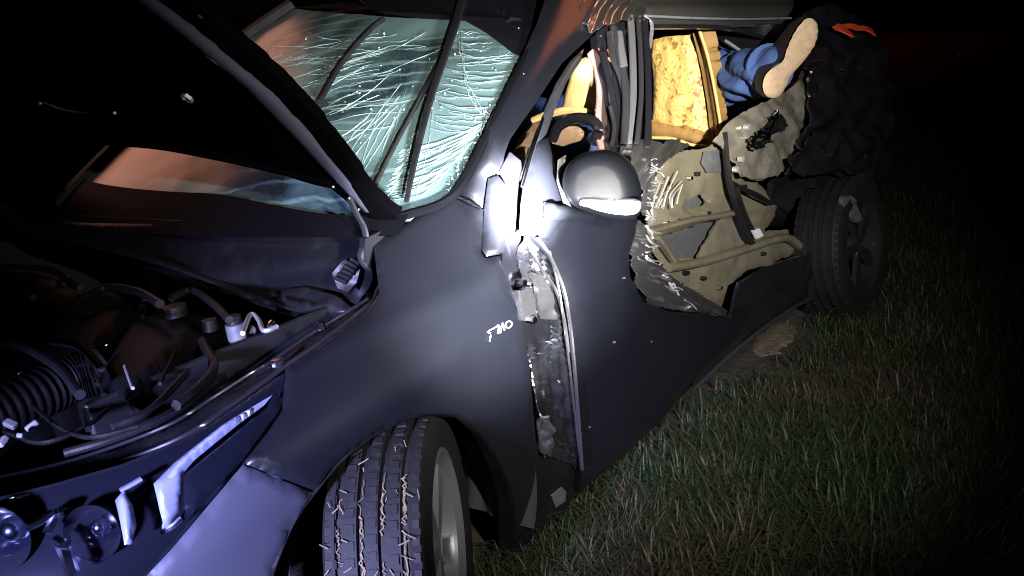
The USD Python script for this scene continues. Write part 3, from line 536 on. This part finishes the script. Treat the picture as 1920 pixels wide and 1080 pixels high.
# ------------------------------------------------------------ wheels
def wheel(center, steer, camber=0.0, R=.30, W=.20, rim='alloy'):
    c = np.array(center); T = trimesh.transformations.translation_matrix(c) @ trimesh.transformations.rotation_matrix(steer, [0, 0, 1]) @ trimesh.transformations.rotation_matrix(camber, [1, 0, 0])
    h = W/2; g = .007; prof = [(R*.66, -h*.86), (R*.74, -h*1.0), (R*.88, -h*1.02), (R*.965, -h*.90)]
    for a in (-.62, -.2, .2, .62): prof += [(R*(.985+.012*(1-abs(a))), h*(a-.08)), (R*.962, h*(a-.06)), (R*.962, h*(a+.06)), (R*(.985+.012*(1-abs(a))), h*(a+.08))]
    prof += [(R*.965, h*.90), (R*.88, h*1.02), (R*.74, h*1.0), (R*.66, h*.86)]
    tyre = lathe(prof, 72); w = path_for(CAR, 'wheel'); UsdGeom.Xform.Define(stage, w)
    if tyre.volume < 0: tyre.invert()
    # sipes: cut blocks as thin raised bars on the shoulders
    bars = []
    for i in range(60):
        a = i*2*math.pi/60
        for s, l in ((-.78, .17), (.78, .17), (0, .15), (.41, .14), (-.41, .14)):
            b = trimesh.creation.box((.018, h*l*2*.62, .006)); b.apply_translation((0, s*h, R*(.992 if abs(s) < .7 else .972))); b.apply_transform(trimesh.transformations.rotation_matrix(a+(.03 if s else 0), [0, 1, 0])); bars.append(b)
    t = cat([tyre]+bars); t.apply_transform(T); add(w, 'tyre', t, 'rubber', 30)
    barrel = lathe([(R*.66, -h*.8), (R*.66, h*.85), (R*.70, h*.93), (R*.66, h*.95), (R*.60, h*.80), (R*.57, -h*.2), (R*.55, -h*.8)], 64); barrel.apply_transform(T); add(w, 'rim', barrel, rim, 40)
    hub = lathe([(.001, h*.72), (R*.10, h*.72), (R*.16, h*.62), (R*.18, h*.2), (.001, h*.2)], 24); hub.apply_transform(T); add(w, 'hub', hub, rim, 40)
    for i in range(5):
        pts = [[-.05, .10], [-.075, .35], [-.12, .62], [.12, .62], [.075, .35], [.05, .10]]
        s = trimesh.creation.extrude_polygon(Polygon(np.array(pts)*[R*1, R]), .02); s.apply_transform(trimesh.transformations.rotation_matrix(math.pi/2, [1, 0, 0])); s.apply_translation((0, h*.72, 0))
        s.apply_transform(trimesh.transformations.rotation_matrix(i*2*math.pi/5+.3, [0, 1, 0])); s.apply_transform(T); add(w, 'spoke', s, rim, 30)
    return w, T, R, h
FW, T, R, h = wheel((-.095, .80, .30), math.radians(38), 0, .31, .215, rim='rim_grey')
st = np.random.default_rng(11); bits = []
for a in (-.62, -.2, .2, .62):
    for k in range(16):
        a0 = st.uniform(-1.2, .9); n = 9; ang = a0+np.linspace(0, st.uniform(.06, .3), n); rr = R*.975+st.normal(0, .0015, n); y = h*a+st.normal(0, .003, n)
        bits.append(tube(trimesh.transform_points(np.stack([rr*np.cos(ang), y, rr*np.sin(ang)], 1), T), st.uniform(.0008, .0022), 4))
for k in range(60):
    a0, y = st.uniform(-.6, 1.3), st.uniform(-.8, .9)*h; l = st.uniform(.006, .026); an = st.uniform(0, 6.3); t = np.linspace(0, 1, 6); ang = a0+t*l*math.cos(an)/R; yy = y+t*l*math.sin(an)
    bits.append(tube(trimesh.transform_points(np.stack([(R*1.0+.002)*np.cos(ang), yy, (R*1.0+.002+.003*t*t)*np.sin(ang)], 1), T), st.uniform(.0008, .0016), 4))
add(FW, 'straw', cat(bits), 'straw', False, kind='stuff', label='dry straw caught in the tread')
wheel((-2.62, .79, .30), math.radians(2), math.radians(4), rim='rim_dark')
add(CAR, 'wheel_well_wall', rbox((.9, .02, .62), (-.10, .40, .46)), 'black_plastic')
# ribbed wheel well liner
aa = np.radians(np.linspace(-25, 205, 60)); yy = np.linspace(.42, .83, 40); A, Y = np.meshgrid(aa, yy, indexing='ij'); RR = .375+.008*np.sin(Y*70)
V = np.stack([-.14+RR*np.cos(A), Y, .30+RR*np.sin(A)], -1).reshape(-1, 3); q = np.arange(60*40).reshape(60, 40); q = np.stack([q[:-1, :-1], q[:-1, 1:], q[1:, 1:], q[1:, :-1]], -1).reshape(-1, 4)
add(CAR, 'wheel_well_liner', (V, q), 'liner_plastic', True)

# ------------------------------------------------------------ roof, far side, floor (mostly hidden)
n1, n2 = 24, 24; s, u = np.meshgrid(np.linspace(0, 1, n1), np.linspace(0, 1, n2), indexing='ij'); Tp = ws_point(s, np.ones_like(s)); Bk = np.stack([-2.75+0*s, .55-1.2*s, 1.30+.10*s], -1)
V = Tp+(Bk-Tp)*u[..., None]; V[..., 2] += .05*np.sin(u*math.pi)+.02*np.sin(s*math.pi); V = V.reshape(-1, 3)
q = np.arange(n1*n2).reshape(n1, n2); q = np.stack([q[:-1, :-1], q[:-1, 1:], q[1:, 1:], q[1:, :-1]], -1).reshape(-1, 4)
ROOF = add(CAR, 'roof', trimesh.Trimesh(V, np.vstack([q[:, [0, 1, 2]], q[:, [0, 2, 3]]]), process=False), 'paint', True)
add(ROOF, 'headliner', trimesh.Trimesh(V-[0, 0, .03], np.vstack([q[:, [0, 2, 1]], q[:, [0, 3, 2]]]), process=False), 'headliner', True)
add(CAR, 'far_flank', rbox((3.4, .05, .65), (-1.55, -1.12, .58)), 'paint')
add(CAR, 'far_pillar', cat([tube(ws_point(np.full(12, 1.01), np.linspace(0, 1, 12)), .035, 8)]), 'black_plastic')
add(CAR, 'far_door_glass', rbox((1.5, .012, .42), (-1.7, -.80, 1.15), (.35, 0, 0)), 'gloss_black')
add(CAR, 'floor_pan', rbox((2.1, 1.6, .04), (-1.62, -.12, .22)), 'black_plastic')
add(CAR, 'trunk', cat([rbox((.9, 1.6, .55), (-3.05, -.1, .62), ch=.08)]), 'paint')
DASH = add(CAR, 'dashboard', cat([rbox((.40, 1.45, .25), (-.72, -.1, .82), ch=.05)]), 'black_plastic')

# ------------------------------------------------------------ cabin seen through the front door
add(CAR, 'door_trim', sheet([(962, 300), (985, 262), (1010, 235), (1010, 262), (985, 300), (975, 302)], PY(.55), .02, 6, crumple(.01, 20, 2)), 'dash_tan')
SEATP = lambda x: PX(x)
FS = add(CAR, 'front_seat', sheet([(1040, 235), (1052, 190), (1064, 150), (1084, 112), (1108, 104), (1140, 110), (1150, 210), (1110, 205), (1075, 222)], PX(-1.30), .10, 9, lambda p, V: .03*np.sin((p[:, 0]-1040)/32), roll=.03, roll_px=14), 'seat_cream', 60)
add(FS, 'seat_bolster', ptube([(1000, 226), (1030, 214), (1075, 206), (1120, 216)], PX(-1.24), .012, 16), 'seat_cream')
add(CAR, 'steering_wheel', ptube([(1036, 262), (1050, 235), (1080, 222), (1110, 226), (1122, 244), (1112, 268)], PX(-1.10), .016, 24), 'gloss_black')
add(CAR, 'dash_panel', sheet([(1030, 270), (1036, 240), (1052, 226), (1085, 238), (1100, 250), (1094, 262), (1050, 276)], PX(-1.15), .05, 7, crumple(.012, 12, 3, False), roll=.01, roll_px=7), 'dash_tan', 50)
add(CAR, 'dash_panel', sheet([(1076, 226), (1118, 214), (1124, 230), (1110, 240)], PX(-1.16), .02, 6, roll=.006, roll_px=5), 'dash_tan', 50)
add(CAR, 'dash_panel', sheet([(962, 268), (990, 235), (1012, 225), (1006, 250), (976, 282)], PX(-1.0), .02, 6, crumple(.012, 20, 5), roll=.006, roll_px=5), 'dash_tan', 50)
# B pillar: seat belt and the bent trims
bp = lambda o: on_side(o)
add(CAR, 'seat_belt', sheet([(1106, 96), (1120, 84), (1128, 120), (1134, 180), (1142, 235), (1147, 278), (1124, 280), (1120, 230), (1117, 170), (1116, 120)], bp(.075), .006, 7, lambda p, V: .008*np.sin(p[:, 1]/22)), 'belt_pink', 60)
BPX = add(CAR, 'centre_pillar', sheet([(1118, 60), (1140, 46), (1222, 30), (1222, 275), (1200, 280), (1145, 282), (1136, 200), (1128, 110)], bp(.05), .03, 9, crumple(.02, 9, 4, False)), 'gloss_black', 50)
for pts, w, o, mt in (
    ([(1150, 50), (1158, 90), (1168, 130), (1174, 190), (1170, 268)], .012, .02, 'pillar_trim'), ([(1142, 60), (1150, 110), (1166, 150), (1176, 200), (1180, 268)], .010, .028, 'pillar_trim'),
    ([(1182, 30), (1186, 100), (1187, 180), (1178, 268)], .011, .012, 'rim_grey'), ([(1196, 26), (1201, 100), (1202, 180), (1194, 268)], .008, .008, 'pillar_trim'),
    ([(1208, 40), (1214, 110), (1216, 200), (1213, 276)], .010, .005, 'gloss_black'), ([(1160, 60), (1164, 90), (1170, 124)], .012, .012, 'rim_grey'), ([(1130, 100), (1142, 150), (1150, 200), (1152, 268)], .011, .035, 'gloss_black'),
    ([(1144, 200), (1152, 240), (1146, 275)], .006, .02, 'pillar_trim'), ([(1204, 28), (1222, 44), (1218, 90)], .006, .0, 'alloy')):
    add(BPX, 'pillar_strip', ptube(pts, bp(o), w, 30, 8, .5), mt)
# torn roof corner over the pillar
add(CAR, 'torn_roof_edge', sheet([(1108, -20), (1215, -20), (1222, 30), (1180, 36), (1140, 44), (1112, 58), (1096, 46), (1090, 10)], bp(.0), .004, 4, fold((.9, .4), 28, .018, 6, .8), rough=5), 'torn_metal', 40)
RAIL = add(CAR, 'roof_rail', sheet([(1200, -30), (1505, -30), (1490, 10), (1470, 44), (1380, 44), (1300, 44), (1222, 46), (1206, 30)], bp(.01), .04, 9, lambda p, V: .012*np.cos((p[:, 1]-20)/9), roll=.01, roll_px=7), 'rail_paint', 50)
add(RAIL, 'gutter', ptube([(1210, 30), (1300, 34), (1400, 36), (1482, 34)], bp(-.004), .008, 24, 8, .6), 'alloy')
add(RAIL, 'door_seal', ptube([(1222, 50), (1310, 50), (1370, 54), (1430, 70)], bp(.02), .009, 24, 8), 'gloss_black')
add(CAR, 'roof_lining', sheet([(1222, 46), (1470, 46), (1456, 80), (1440, 100), (1400, 100), (1370, 90), (1330, 62), (1222, 66)], PX(-2.25), .02, 12, crumple(.02, 12, 3)), 'black_plastic')
add(CAR, 'lining_strip', ptube([(1360, 76), (1375, 86), (1392, 98)], PX(-2.1), .006, 8), 'alloy')
# rear seat squeezed into the door opening
RS = add(CAR, 'rear_seat', sheet([(1218, 76), (1250, 68), (1290, 66), (1304, 100), (1314, 160), (1322, 220), (1330, 262), (1290, 252), (1218, 236)], PX(-2.05), .10, 8, lambda p, V: .02*np.sin((p[:, 0]-1218)/34)+.010*(meshkit.fbm(V*24, 3, 4)-.5)+fold((1, .25), 44, .012, 3, 1.2)(p, V), roll=.02, roll_px=12), 'seat_speckled', 60)
add(RS, 'side_bolster', sheet([(1288, 64), (1312, 58), (1326, 100), (1342, 180), (1354, 262), (1346, 272), (1324, 268), (1316, 200), (1304, 130)], PX(-2.0), .05, 8, lambda p, V: -.04*sst(1318, 1300, p[:, 0]-(p[:, 1]-60)*.15)), 'seat_brown', 50)
add(RS, 'seat_piping', ptube([(1312, 58), (1328, 110), (1344, 190), (1353, 268), (1330, 274)], PX(-1.985), .006, 24), 'seat_cream')
add(RS, 'cushion_front', sheet([(1214, 228), (1260, 236), (1300, 250), (1330, 266), (1352, 268), (1344, 276), (1300, 270), (1262, 258), (1214, 258)], PX(-1.96), .06, 8, roll=.012, roll_px=8), 'seat_brown', 50)
add(RS, 'cushion_piping', ptube([(1214, 258), (1262, 260), (1300, 272), (1346, 276)], PX(-1.95), .006, 20), 'seat_cream')

# ------------------------------------------------------------ stripped rear door: bare inner steel
inner = [(1212, 300), (1240, 290), (1290, 282), (1330, 278), (1358, 262), (1372, 300), (1380, 330), (1420, 342), (1448, 372), (1452, 405), (1432, 432), (1476, 432), (1505, 468), (1440, 498), (1404, 505), (1375, 530), (1366, 586), (1310, 552), (1255, 512), (1228, 470), (1212, 430), (1214, 380)]
holes = [[(1244, 442), (1356, 408), (1312, 484), (1278, 484)], [(1282, 388), (1296, 372), (1318, 364), (1332, 378), (1310, 388), (1284, 394)]]
def inner_disp(p, V): return .02*np.exp(-((p[:, 1]-(418-.17*(p[:, 0]-1220)))/15)**2) + .010*sst(1380, 1420, p[:, 0]) + crumple(.018, 8, 4, False)(p, V)+fold((.5, 1), 70, .008, 9, 2.0)(p, V)
IN = add(CAR, 'rear_door_inner', sheet(inner, bp(.14), .012, 8, inner_disp, holes=holes, roll=.01, roll_px=6, rough=3), 'beige_steel', 40)
add(IN, 'backing_panel', sheet([(1236, 300), (1340, 300), (1372, 400), (1330, 500), (1262, 500), (1236, 440)], bp(.19), .01, 14), 'grey_panel')
add(IN, 'patch', sheet([(1322, 284), (1356, 280), (1356, 322), (1326, 324), (1318, 306)], bp(.128), .004, 6, crumple(.008, 20, 2)), 'grey_panel')
add(IN, 'sill_beam', ptube([(1252, 502), (1320, 490), (1400, 466), (1470, 446), (1500, 462)], bp(.115), .020, 30, 12, .8), 'beige_steel')
add(IN, 'cross_beam', ptube([(1216, 434), (1290, 414), (1350, 404), (1384, 396)], bp(.118), .022, 24, 10, .5), 'beige_steel')
add(IN, 'brace', ptube([(1232, 446), (1262, 490)], bp(.12), .014, 10, 8, .5), 'beige_steel')
for c in ((1310, 326), (1258, 345), (1296, 334), (1252, 418), (1274, 414), (1300, 408), (1330, 400), (1322, 522), (1352, 540), (1434, 476), (1398, 350), (1404, 300), (1290, 512)):
    P = bp(.118 if c[1] > 350 else .128)([c])[0]; add(IN, 'screw_hole', cyl(P-[0, .014, 0], P+[0, .004, 0], .007, 10), 'black_plastic' if c[0] % 4 else 'chrome')
for pts, w in (([(1358, 250), (1362, 300), (1368, 345), (1384, 400), (1400, 440), (1410, 455)], .013), ([(1370, 340), (1392, 352), (1420, 364), (1448, 382)], .008), ([(1376, 350), (1404, 362), (1440, 384)], .006), ([(1380, 350), (1396, 400), (1418, 445)], .010)):
    add(IN, 'cable', ptube(pts, bp(.09), w, 24, 8, .7), 'rubber')
add(IN, 'connector', sheet([(1412, 432), (1424, 428), (1432, 442), (1420, 448)], bp(.08), .01, 5), 'white_plastic')
# crumpled rear wheel housing
hs_ = [(1340, 262), (1362, 230), (1392, 212), (1430, 196), (1470, 176), (1492, 150), (1506, 132), (1514, 160), (1516, 200), (1508, 245), (1490, 285), (1468, 312), (1440, 330), (1410, 338), (1380, 330), (1368, 300)]
ARC = add(CAR, 'rear_wheel_housing', sheet(hs_, bp(.10), .008, 6, lambda p, V: .035*np.sin(np.clip((1516-p[:, 0])/170, 0, 1)*math.pi)+.012*np.sin((p[:, 0]*.55-p[:, 1]*.35)/6)*sst(1420, 1490, p[:, 0])+fold((.5, -.75), 40, .016, 7, 1.8)(p, V), rough=3), 'arch_metal', 40)
add(ARC, 'tear', sheet([(1416, 262), (1440, 232), (1455, 212), (1470, 216), (1478, 232), (1466, 248), (1448, 256), (1452, 266), (1424, 270)], bp(.045), .004, 5, crumple(.016, 40, 5), rough=7), 'black_plastic', 25)
add(ARC, 'torn_foil', sheet([(1408, 262), (1424, 246), (1440, 240), (1446, 222), (1458, 206), (1462, 222), (1452, 240), (1440, 262), (1440, 276), (1414, 280)], bp(.03), .003, 4, crumple(.022, 46, 8), rough=8), 'chrome', 20)
for c in ((1403, 238), (1392, 299), (1382, 318)):
    P = bp(.06)([c])[0]; add(ARC, 'rivet', cyl(P-[0, .015, 0], P+[0, .004, 0], .010, 16), 'sliver')
# shredded metal along the tear
SH = [([(1185, 425), (1200, 412), (1214, 440), (1222, 480), (1250, 515), (1310, 550), (1368, 584), (1366, 594), (1340, 590), (1280, 582), (1215, 572), (1190, 525), (1180, 470)], .02, 1),
      ([(1160, 280), (1190, 264), (1222, 262), (1240, 276), (1256, 262), (1290, 272), (1258, 296), (1232, 316), (1222, 360), (1216, 408), (1204, 400), (1200, 345), (1186, 308)], .03, 2)]
for pl_, o, sd in SH:
    add(CAR, 'shredded_metal', sheet(pl_, bp(o), .003, 4, fold(((-.45, .9), (.8, .5))[sd-1], (30, 26)[sd-1], .020, sd, .8), rough=6, seed=sd), 'torn_metal', 40)
sr_ = np.random.default_rng(3); sl = []
for i in range(60):
    y = 300+i*4.7; x = np.interp(y, [300, 400, 480, 570], [1222, 1212, 1212, 1290]); l = sr_.uniform(8, 30); a = sr_.uniform(-.6, 1.2)
    c = [(x, y), (x+l*.5*math.cos(a)+sr_.normal(0, 3), y+l*.5*math.sin(a)+sr_.normal(0, 3)), (x+l*math.cos(a), y+l*math.sin(a))]
    sl.append(ptube(c, bp(sr_.uniform(.0, .05)), sr_.uniform(.002, .006), 8, 4, .4))
for i in range(9):
    j = sr_.normal(0, 5, 6); k = sr_.uniform(.35, 1)
    sl.append(ptube([(1216+i*6+j[0], 400-i*2+j[1]), (1216+i*6+10*k+j[2], 400-i*2-36*k+j[3]), (1216+i*6+24*k+j[4], 400-i*2-68*k+j[5])], bp(.10), sr_.uniform(.001, .0035), 8, 4, .4))
add(CAR, 'metal_sliver', cat(sl), 'sliver', 25, kind='stuff')
# rear quarter, crushed and dark
rq = [(1508, 20), (1560, 8), (1620, 40), (1652, 80), (1668, 160), (1676, 260), (1668, 330), (1640, 370), (1600, 345), (1560, 322), (1500, 318), (1478, 330), (1478, 305), (1510, 250), (1520, 180), (1512, 120)]
RQ = add(CAR, 'rear_quarter', sheet(rq, bp(.04), .01, 9, fold((.3, 1), 70, .035, 3, 1.3), rough=5), 'gloss_black', 40)
add(RQ, 'torn_flap', sheet([(1478, 300), (1530, 250), (1580, 240), (1640, 250), (1660, 290), (1640, 340), (1580, 320), (1500, 330)], bp(.0), .006, 7, fold((.2, 1), 44, .022, 5, 1.2), rough=6), 'gloss_black', 40)
gl_ = np.random.default_rng(8)
add(RQ, 'bare_edge', cat([ptube([(x, y), (x+gl_.normal(0, 3), y+gl_.normal(0, 2)), (x+gl_.normal(0, 6), y+gl_.normal(0, 4))], on_side(-.012), gl_.uniform(.001, .0028), 6, 4, .5) for x, y in ((1585, 132), (1610, 126), (1638, 292), (1640, 276), (1562, 232), (1540, 166), (1528, 178), (1564, 260), (1560, 290), (1630, 215))]), 'torn_metal', 25, kind='stuff')  # small bright bits that paint glints onto the dark crumpled metal
add(RQ, 'tail_lamp_shard', sheet([(1572, 43), (1604, 45), (1632, 52), (1646, 66), (1640, 68), (1622, 57), (1592, 51), (1590, 54), (1604, 70), (1596, 70), (1578, 56), (1564, 48)], bp(-.05), .006, 5, crumple(.02, 16, 4)), 'red_plastic', 30)
add(CAR, 'wheel_arch_rear', sheet([(1475, 330), (1500, 318), (1560, 322), (1604, 346), (1570, 350), (1520, 352), (1490, 372), (1478, 400), (1452, 380), (1448, 345)], bp(.10), .02, 8, crumple(.03, 12, 4)), 'black_plastic', 40)
add(CAR, 'brake_part', sheet([(1586, 372), (1598, 366), (1608, 376), (1612, 400), (1606, 420), (1594, 408), (1588, 392)], bp(-.03), .02, 6, crumple(.02, 20, 4)), 'rim_grey', 30)

# ------------------------------------------------------------ the person
def body_chain(bones, ref=.012):
    acc = m3.Manifold()
    for (a, ra), (b, rb) in bones:
        sa = m3.Manifold.sphere(ra, 20).translate(list(map(float, a))); sb = m3.Manifold.sphere(rb, 20).translate(list(map(float, b)))
        acc = acc + m3.Manifold.batch_hull([sa, sb])
    mm = acc.refine_to_length(ref).to_mesh(); t = trimesh.Trimesh(mm.vert_properties[:, :3], mm.tri_verts); trimesh.smoothing.filter_taubin(t, iterations=8); return t
dep = lambda d: on_plane(-f_, O+f_*d)
ankle = dep(3.12)([(1446, 128)])[0]; shin0 = dep(3.22)([(1412, 138)])[0]; knee = dep(3.52)([(1362, 150)])[0]; thigh = dep(3.75)([(1336, 96)])[0]; hip = np.array([-2.35, .18, .86])
PER = thing('person', 'person in blue jeans on the rear seat, black shoe with tan sole sticking out', 'person')
leg = body_chain([((hip), .10), ((thigh), .085)][0:0] + [((hip, .095), (thigh, .088)), ((thigh, .088), (knee, .082)), ((knee, .082), (shin0, .076)), ((shin0, .076), (ankle+(shin0-ankle)*.15, .074)),
    ((hip, .11), (hip+[-.02, -.20, .02], .11)), ((hip+[-.02, -.20, .02], .095), (hip+[.30, -.30, -.02], .075)), ((hip+[.30, -.30, -.02], .065), (hip+[.34, -.28, -.40], .045)),
    ((hip+[0, -.1, .02], .12), (hip+[-.02, -.42, .05], .125)), ((hip+[-.02, -.42, .05], .13), (hip+[-.02, -.60, .06], .10)), ((hip+[-.02, -.60, .06], .055), (hip+[-.02, -.68, .06], .055)), ((hip+[-.02, -.74, .07], .085), (hip+[.02, -.77, .07], .08))])
nv = np.array(leg.vertices); nn = np.array(leg.vertex_normals); nv = nv+nn*((meshkit.fbm(nv*16, 3, 4)-.5)*.05*(nv[:, 1] > .1))[:, None]
t_ = (nv-knee)@((ankle-knee)/np.linalg.norm(ankle-knee)); nv += nn*(.012*np.sin(t_*34+meshkit.noise(nv*7, 3)*11+nv[:, 2]*30)*(nv[:, 1] > .3))[:, None]
leg.vertices = nv
add(PER, 'trousers', leg, 'jeans', True)
ax = (ankle-knee)/np.linalg.norm(ankle-knee)
add(PER, 'trouser_hem', tube([ankle+ax*s for s in (-.045, -.03, -.015, 0)], [.079, .083, .085, .084], 24), 'jeans', True)
sole = smooth_poly([(1537, 52), (1530, 36), (1516, 33), (1502, 46), (1488, 68), (1476, 96), (1472, 116), (1450, 128), (1436, 142), (1431, 162), (1436, 180), (1452, 186), (1468, 178), (1477, 160), (1484, 142), (1500, 126), (1520, 102), (1534, 78)], 2)
sd = np.array(O-ankle)/np.linalg.norm(O-ankle); sn = sd*.80+R_*.38-U_*.1; sn /= np.linalg.norm(sn); sc = dep(3.00)([(1480, 110)])[0]; SPL = on_plane(sn, sc)
add(PER, 'sole', sheet(sole, SPL, .022, 6, lambda p, V: .002*np.sin(p[:, 1]/2.2)*(p[:, 1] < 100), roll=.008, roll_px=8), 'sole_tan', 50)
b0 = SPL(sole)-sn*.018; c0 = b0.mean(0); rings = [b0*1.0, c0+(b0-c0)*1.03-sn*.02, c0+(b0-c0)*1.0-sn*.05, c0+(b0-c0)*.84-sn*.08]
heel = SPL([(1450, 158)])[0]; rings.append(heel+(c0+(b0-c0)*.72-heel)*.70-sn*.115); rings.append(heel*.5+ankle*.5+(b0-c0)*.35-sn*.05); rings.append(ankle+(b0-c0)*.28-sn*.02)
n = len(b0); v = np.vstack(rings); fcs = []
for a in range(len(rings)-1):
    i = np.arange(n); j = (i+1) % n; fcs += [np.stack([a*n+i, a*n+j, (a+1)*n+j], 1), np.stack([a*n+i, (a+1)*n+j, (a+1)*n+i], 1)]
sh = trimesh.Trimesh(v, np.vstack(fcs), process=False); sh.fix_normals()
add(PER, 'shoe', sh, 'shoe_black', True)

# ------------------------------------------------------------ grass and bits on the ground
def tuft(seed, n, hmin, hmax, spread):
    g = np.random.default_rng(seed); vs, fs = [], []; k = 0
    for _ in range(n):
        a = g.uniform(0, 6.283); h_ = g.uniform(hmin, hmax); lean = g.uniform(.3, 1.7)*h_; bx = g.normal(0, spread, 2); w = g.uniform(.0010, .0026); da = np.array([math.cos(a), math.sin(a)]); pa = np.array([-da[1], da[0]])
        da2 = da*math.cos(.5)+pa*math.sin(.5)*g.uniform(-1, 1)
        for t, ww in ((0, 1), (.4, .9), (.75, .6)):
            c = bx+da*lean*t*t*.6+da2*lean*t*t*.4; z = h_*t*(1-.38*t*min(lean/h_, 1.5))
            vs += [[*(c-pa*w*ww), z], [*(c+pa*w*ww), z]]
        c = bx+da*lean*.6+da2*lean*.4; vs.append([*c, h_*(1-.46*min(lean/h_, 1.5))])
        fs += [[k, k+1, k+3], [k, k+3, k+2], [k+2, k+3, k+5], [k+2, k+5, k+4], [k+4, k+5, k+6]]; k += 7
    return np.array(vs), np.array(fs)
def scatter(name, mat, protos, count, seed, label, zone):
    path = path_for('/World', name); pi = UsdGeom.PointInstancer.Define(stage, path); rel = []
    for i, (v, f) in enumerate(protos):
        m = usdkit.mesh(stage, f'{path}/blades_{i:03d}' if i else f'{path}/blades', (v, f), M(mat), False); rel.append(m.GetPath())
    pi.CreatePrototypesRel().SetTargets(rel); g = np.random.default_rng(seed); P = zone(g, count); n = len(P)
    pi.CreateProtoIndicesAttr(Vt.IntArray.FromNumpy(g.integers(0, len(protos), n).astype(np.int32))); pi.CreatePositionsAttr(Vt.Vec3fArray.FromNumpy(P.astype(np.float32)))
    a = g.uniform(0, 2*math.pi, n); pi.CreateOrientationsAttr(Vt.QuathArray([Gf.Quath(float(math.cos(x/2)), 0, 0, float(math.sin(x/2))) for x in a]))
    s = g.uniform(.6, 1.25, n)*(.75+.6*meshkit.noise(P*1.6+9, seed)); pi.CreateScalesAttr(Vt.Vec3fArray.FromNumpy(np.stack([s, s, s], 1).astype(np.float32)))
    tag(path, kind='stuff', label=label, category='grass')
def zone(g, n):
    r = .9+9.5*g.random(n*3)**1.5; a = math.radians(180)+g.uniform(-.45, 1.25, n*3); P = np.stack([.6+r*np.cos(a), 2.0+r*np.sin(a), 0*r], 1)
    car = (P[:, 0] > -3.4) & (P[:, 0] < .9) & (P[:, 1] < .74) & (P[:, 1] > -1.1); P = P[~car & (P[:, 1] > -6)]
    keep = g.random(len(P)) < .12+1.5*np.clip(meshkit.fbm(P*2.6, 2, 7)-.25, 0, 1); P = P[keep][:n]; P[:, 2] = .05*(meshkit.fbm(P*[.5, .5, 0], 3, 3)-.5)*np.clip((np.hypot(P[:, 0]+1.3, P[:, 1])-2.2)/3, 0, 1)-.004
    return P
scatter('grass', 'grass_green', [tuft(i, 22, .04, .13, .035) for i in range(8)], 7000, 1, 'short unmown green grass on the dark ground beside the car', zone)
scatter('dry_grass', 'grass_dry', [tuft(50+i, 20, .03, .11, .04) for i in range(6)], 11000, 2, 'dry tan grass mixed among the green blades beside the car', zone)
sm = sheet(smooth_poly([(1410, 640), (1440, 612), (1480, 600), (1496, 620), (1480, 645), (1440, 668), (1412, 660)], 2), PZ(.004), .01, 8, lambda p, V: .005*meshkit.noise(V*24, 3), roll=.005, roll_px=12, rough=14)  # bare sand, its yellow also painting the warm glow from under the car
tag(add('/World', 'sand_patch', sm, 'sand', True), label='small patch of bare sand in the grass under the sill, its yellow also painting a warm glow', category='sand')
P = PZ(.05)([(1805, 100)])[0]; m = rbox((.16, .10, .012), P, (.3, .2, .5), .004); tag(add('/World', 'plastic_shard', m, 'white_plastic'), label='pale shard glinting in the dark grass, farthest at upper right', category='shard')
P = PZ(.04)([(1775, 112)])[0]; m = rbox((.07, .05, .012), P, (.3, .2, 1.1), .004); tag(add('/World', 'plastic_shard', m, 'white_plastic'), label='smaller pale shard just left of the farthest one in the dark grass', category='shard')
P0, P1 = PZ(.06)([(1672, 152), (1708, 168)]); tag(add('/World', 'twig', tube(np.linspace(P0, P1, 8), .008, 6), 'straw'), label='thin straw coloured twig on dark ground right of the crushed rear', category='twig')
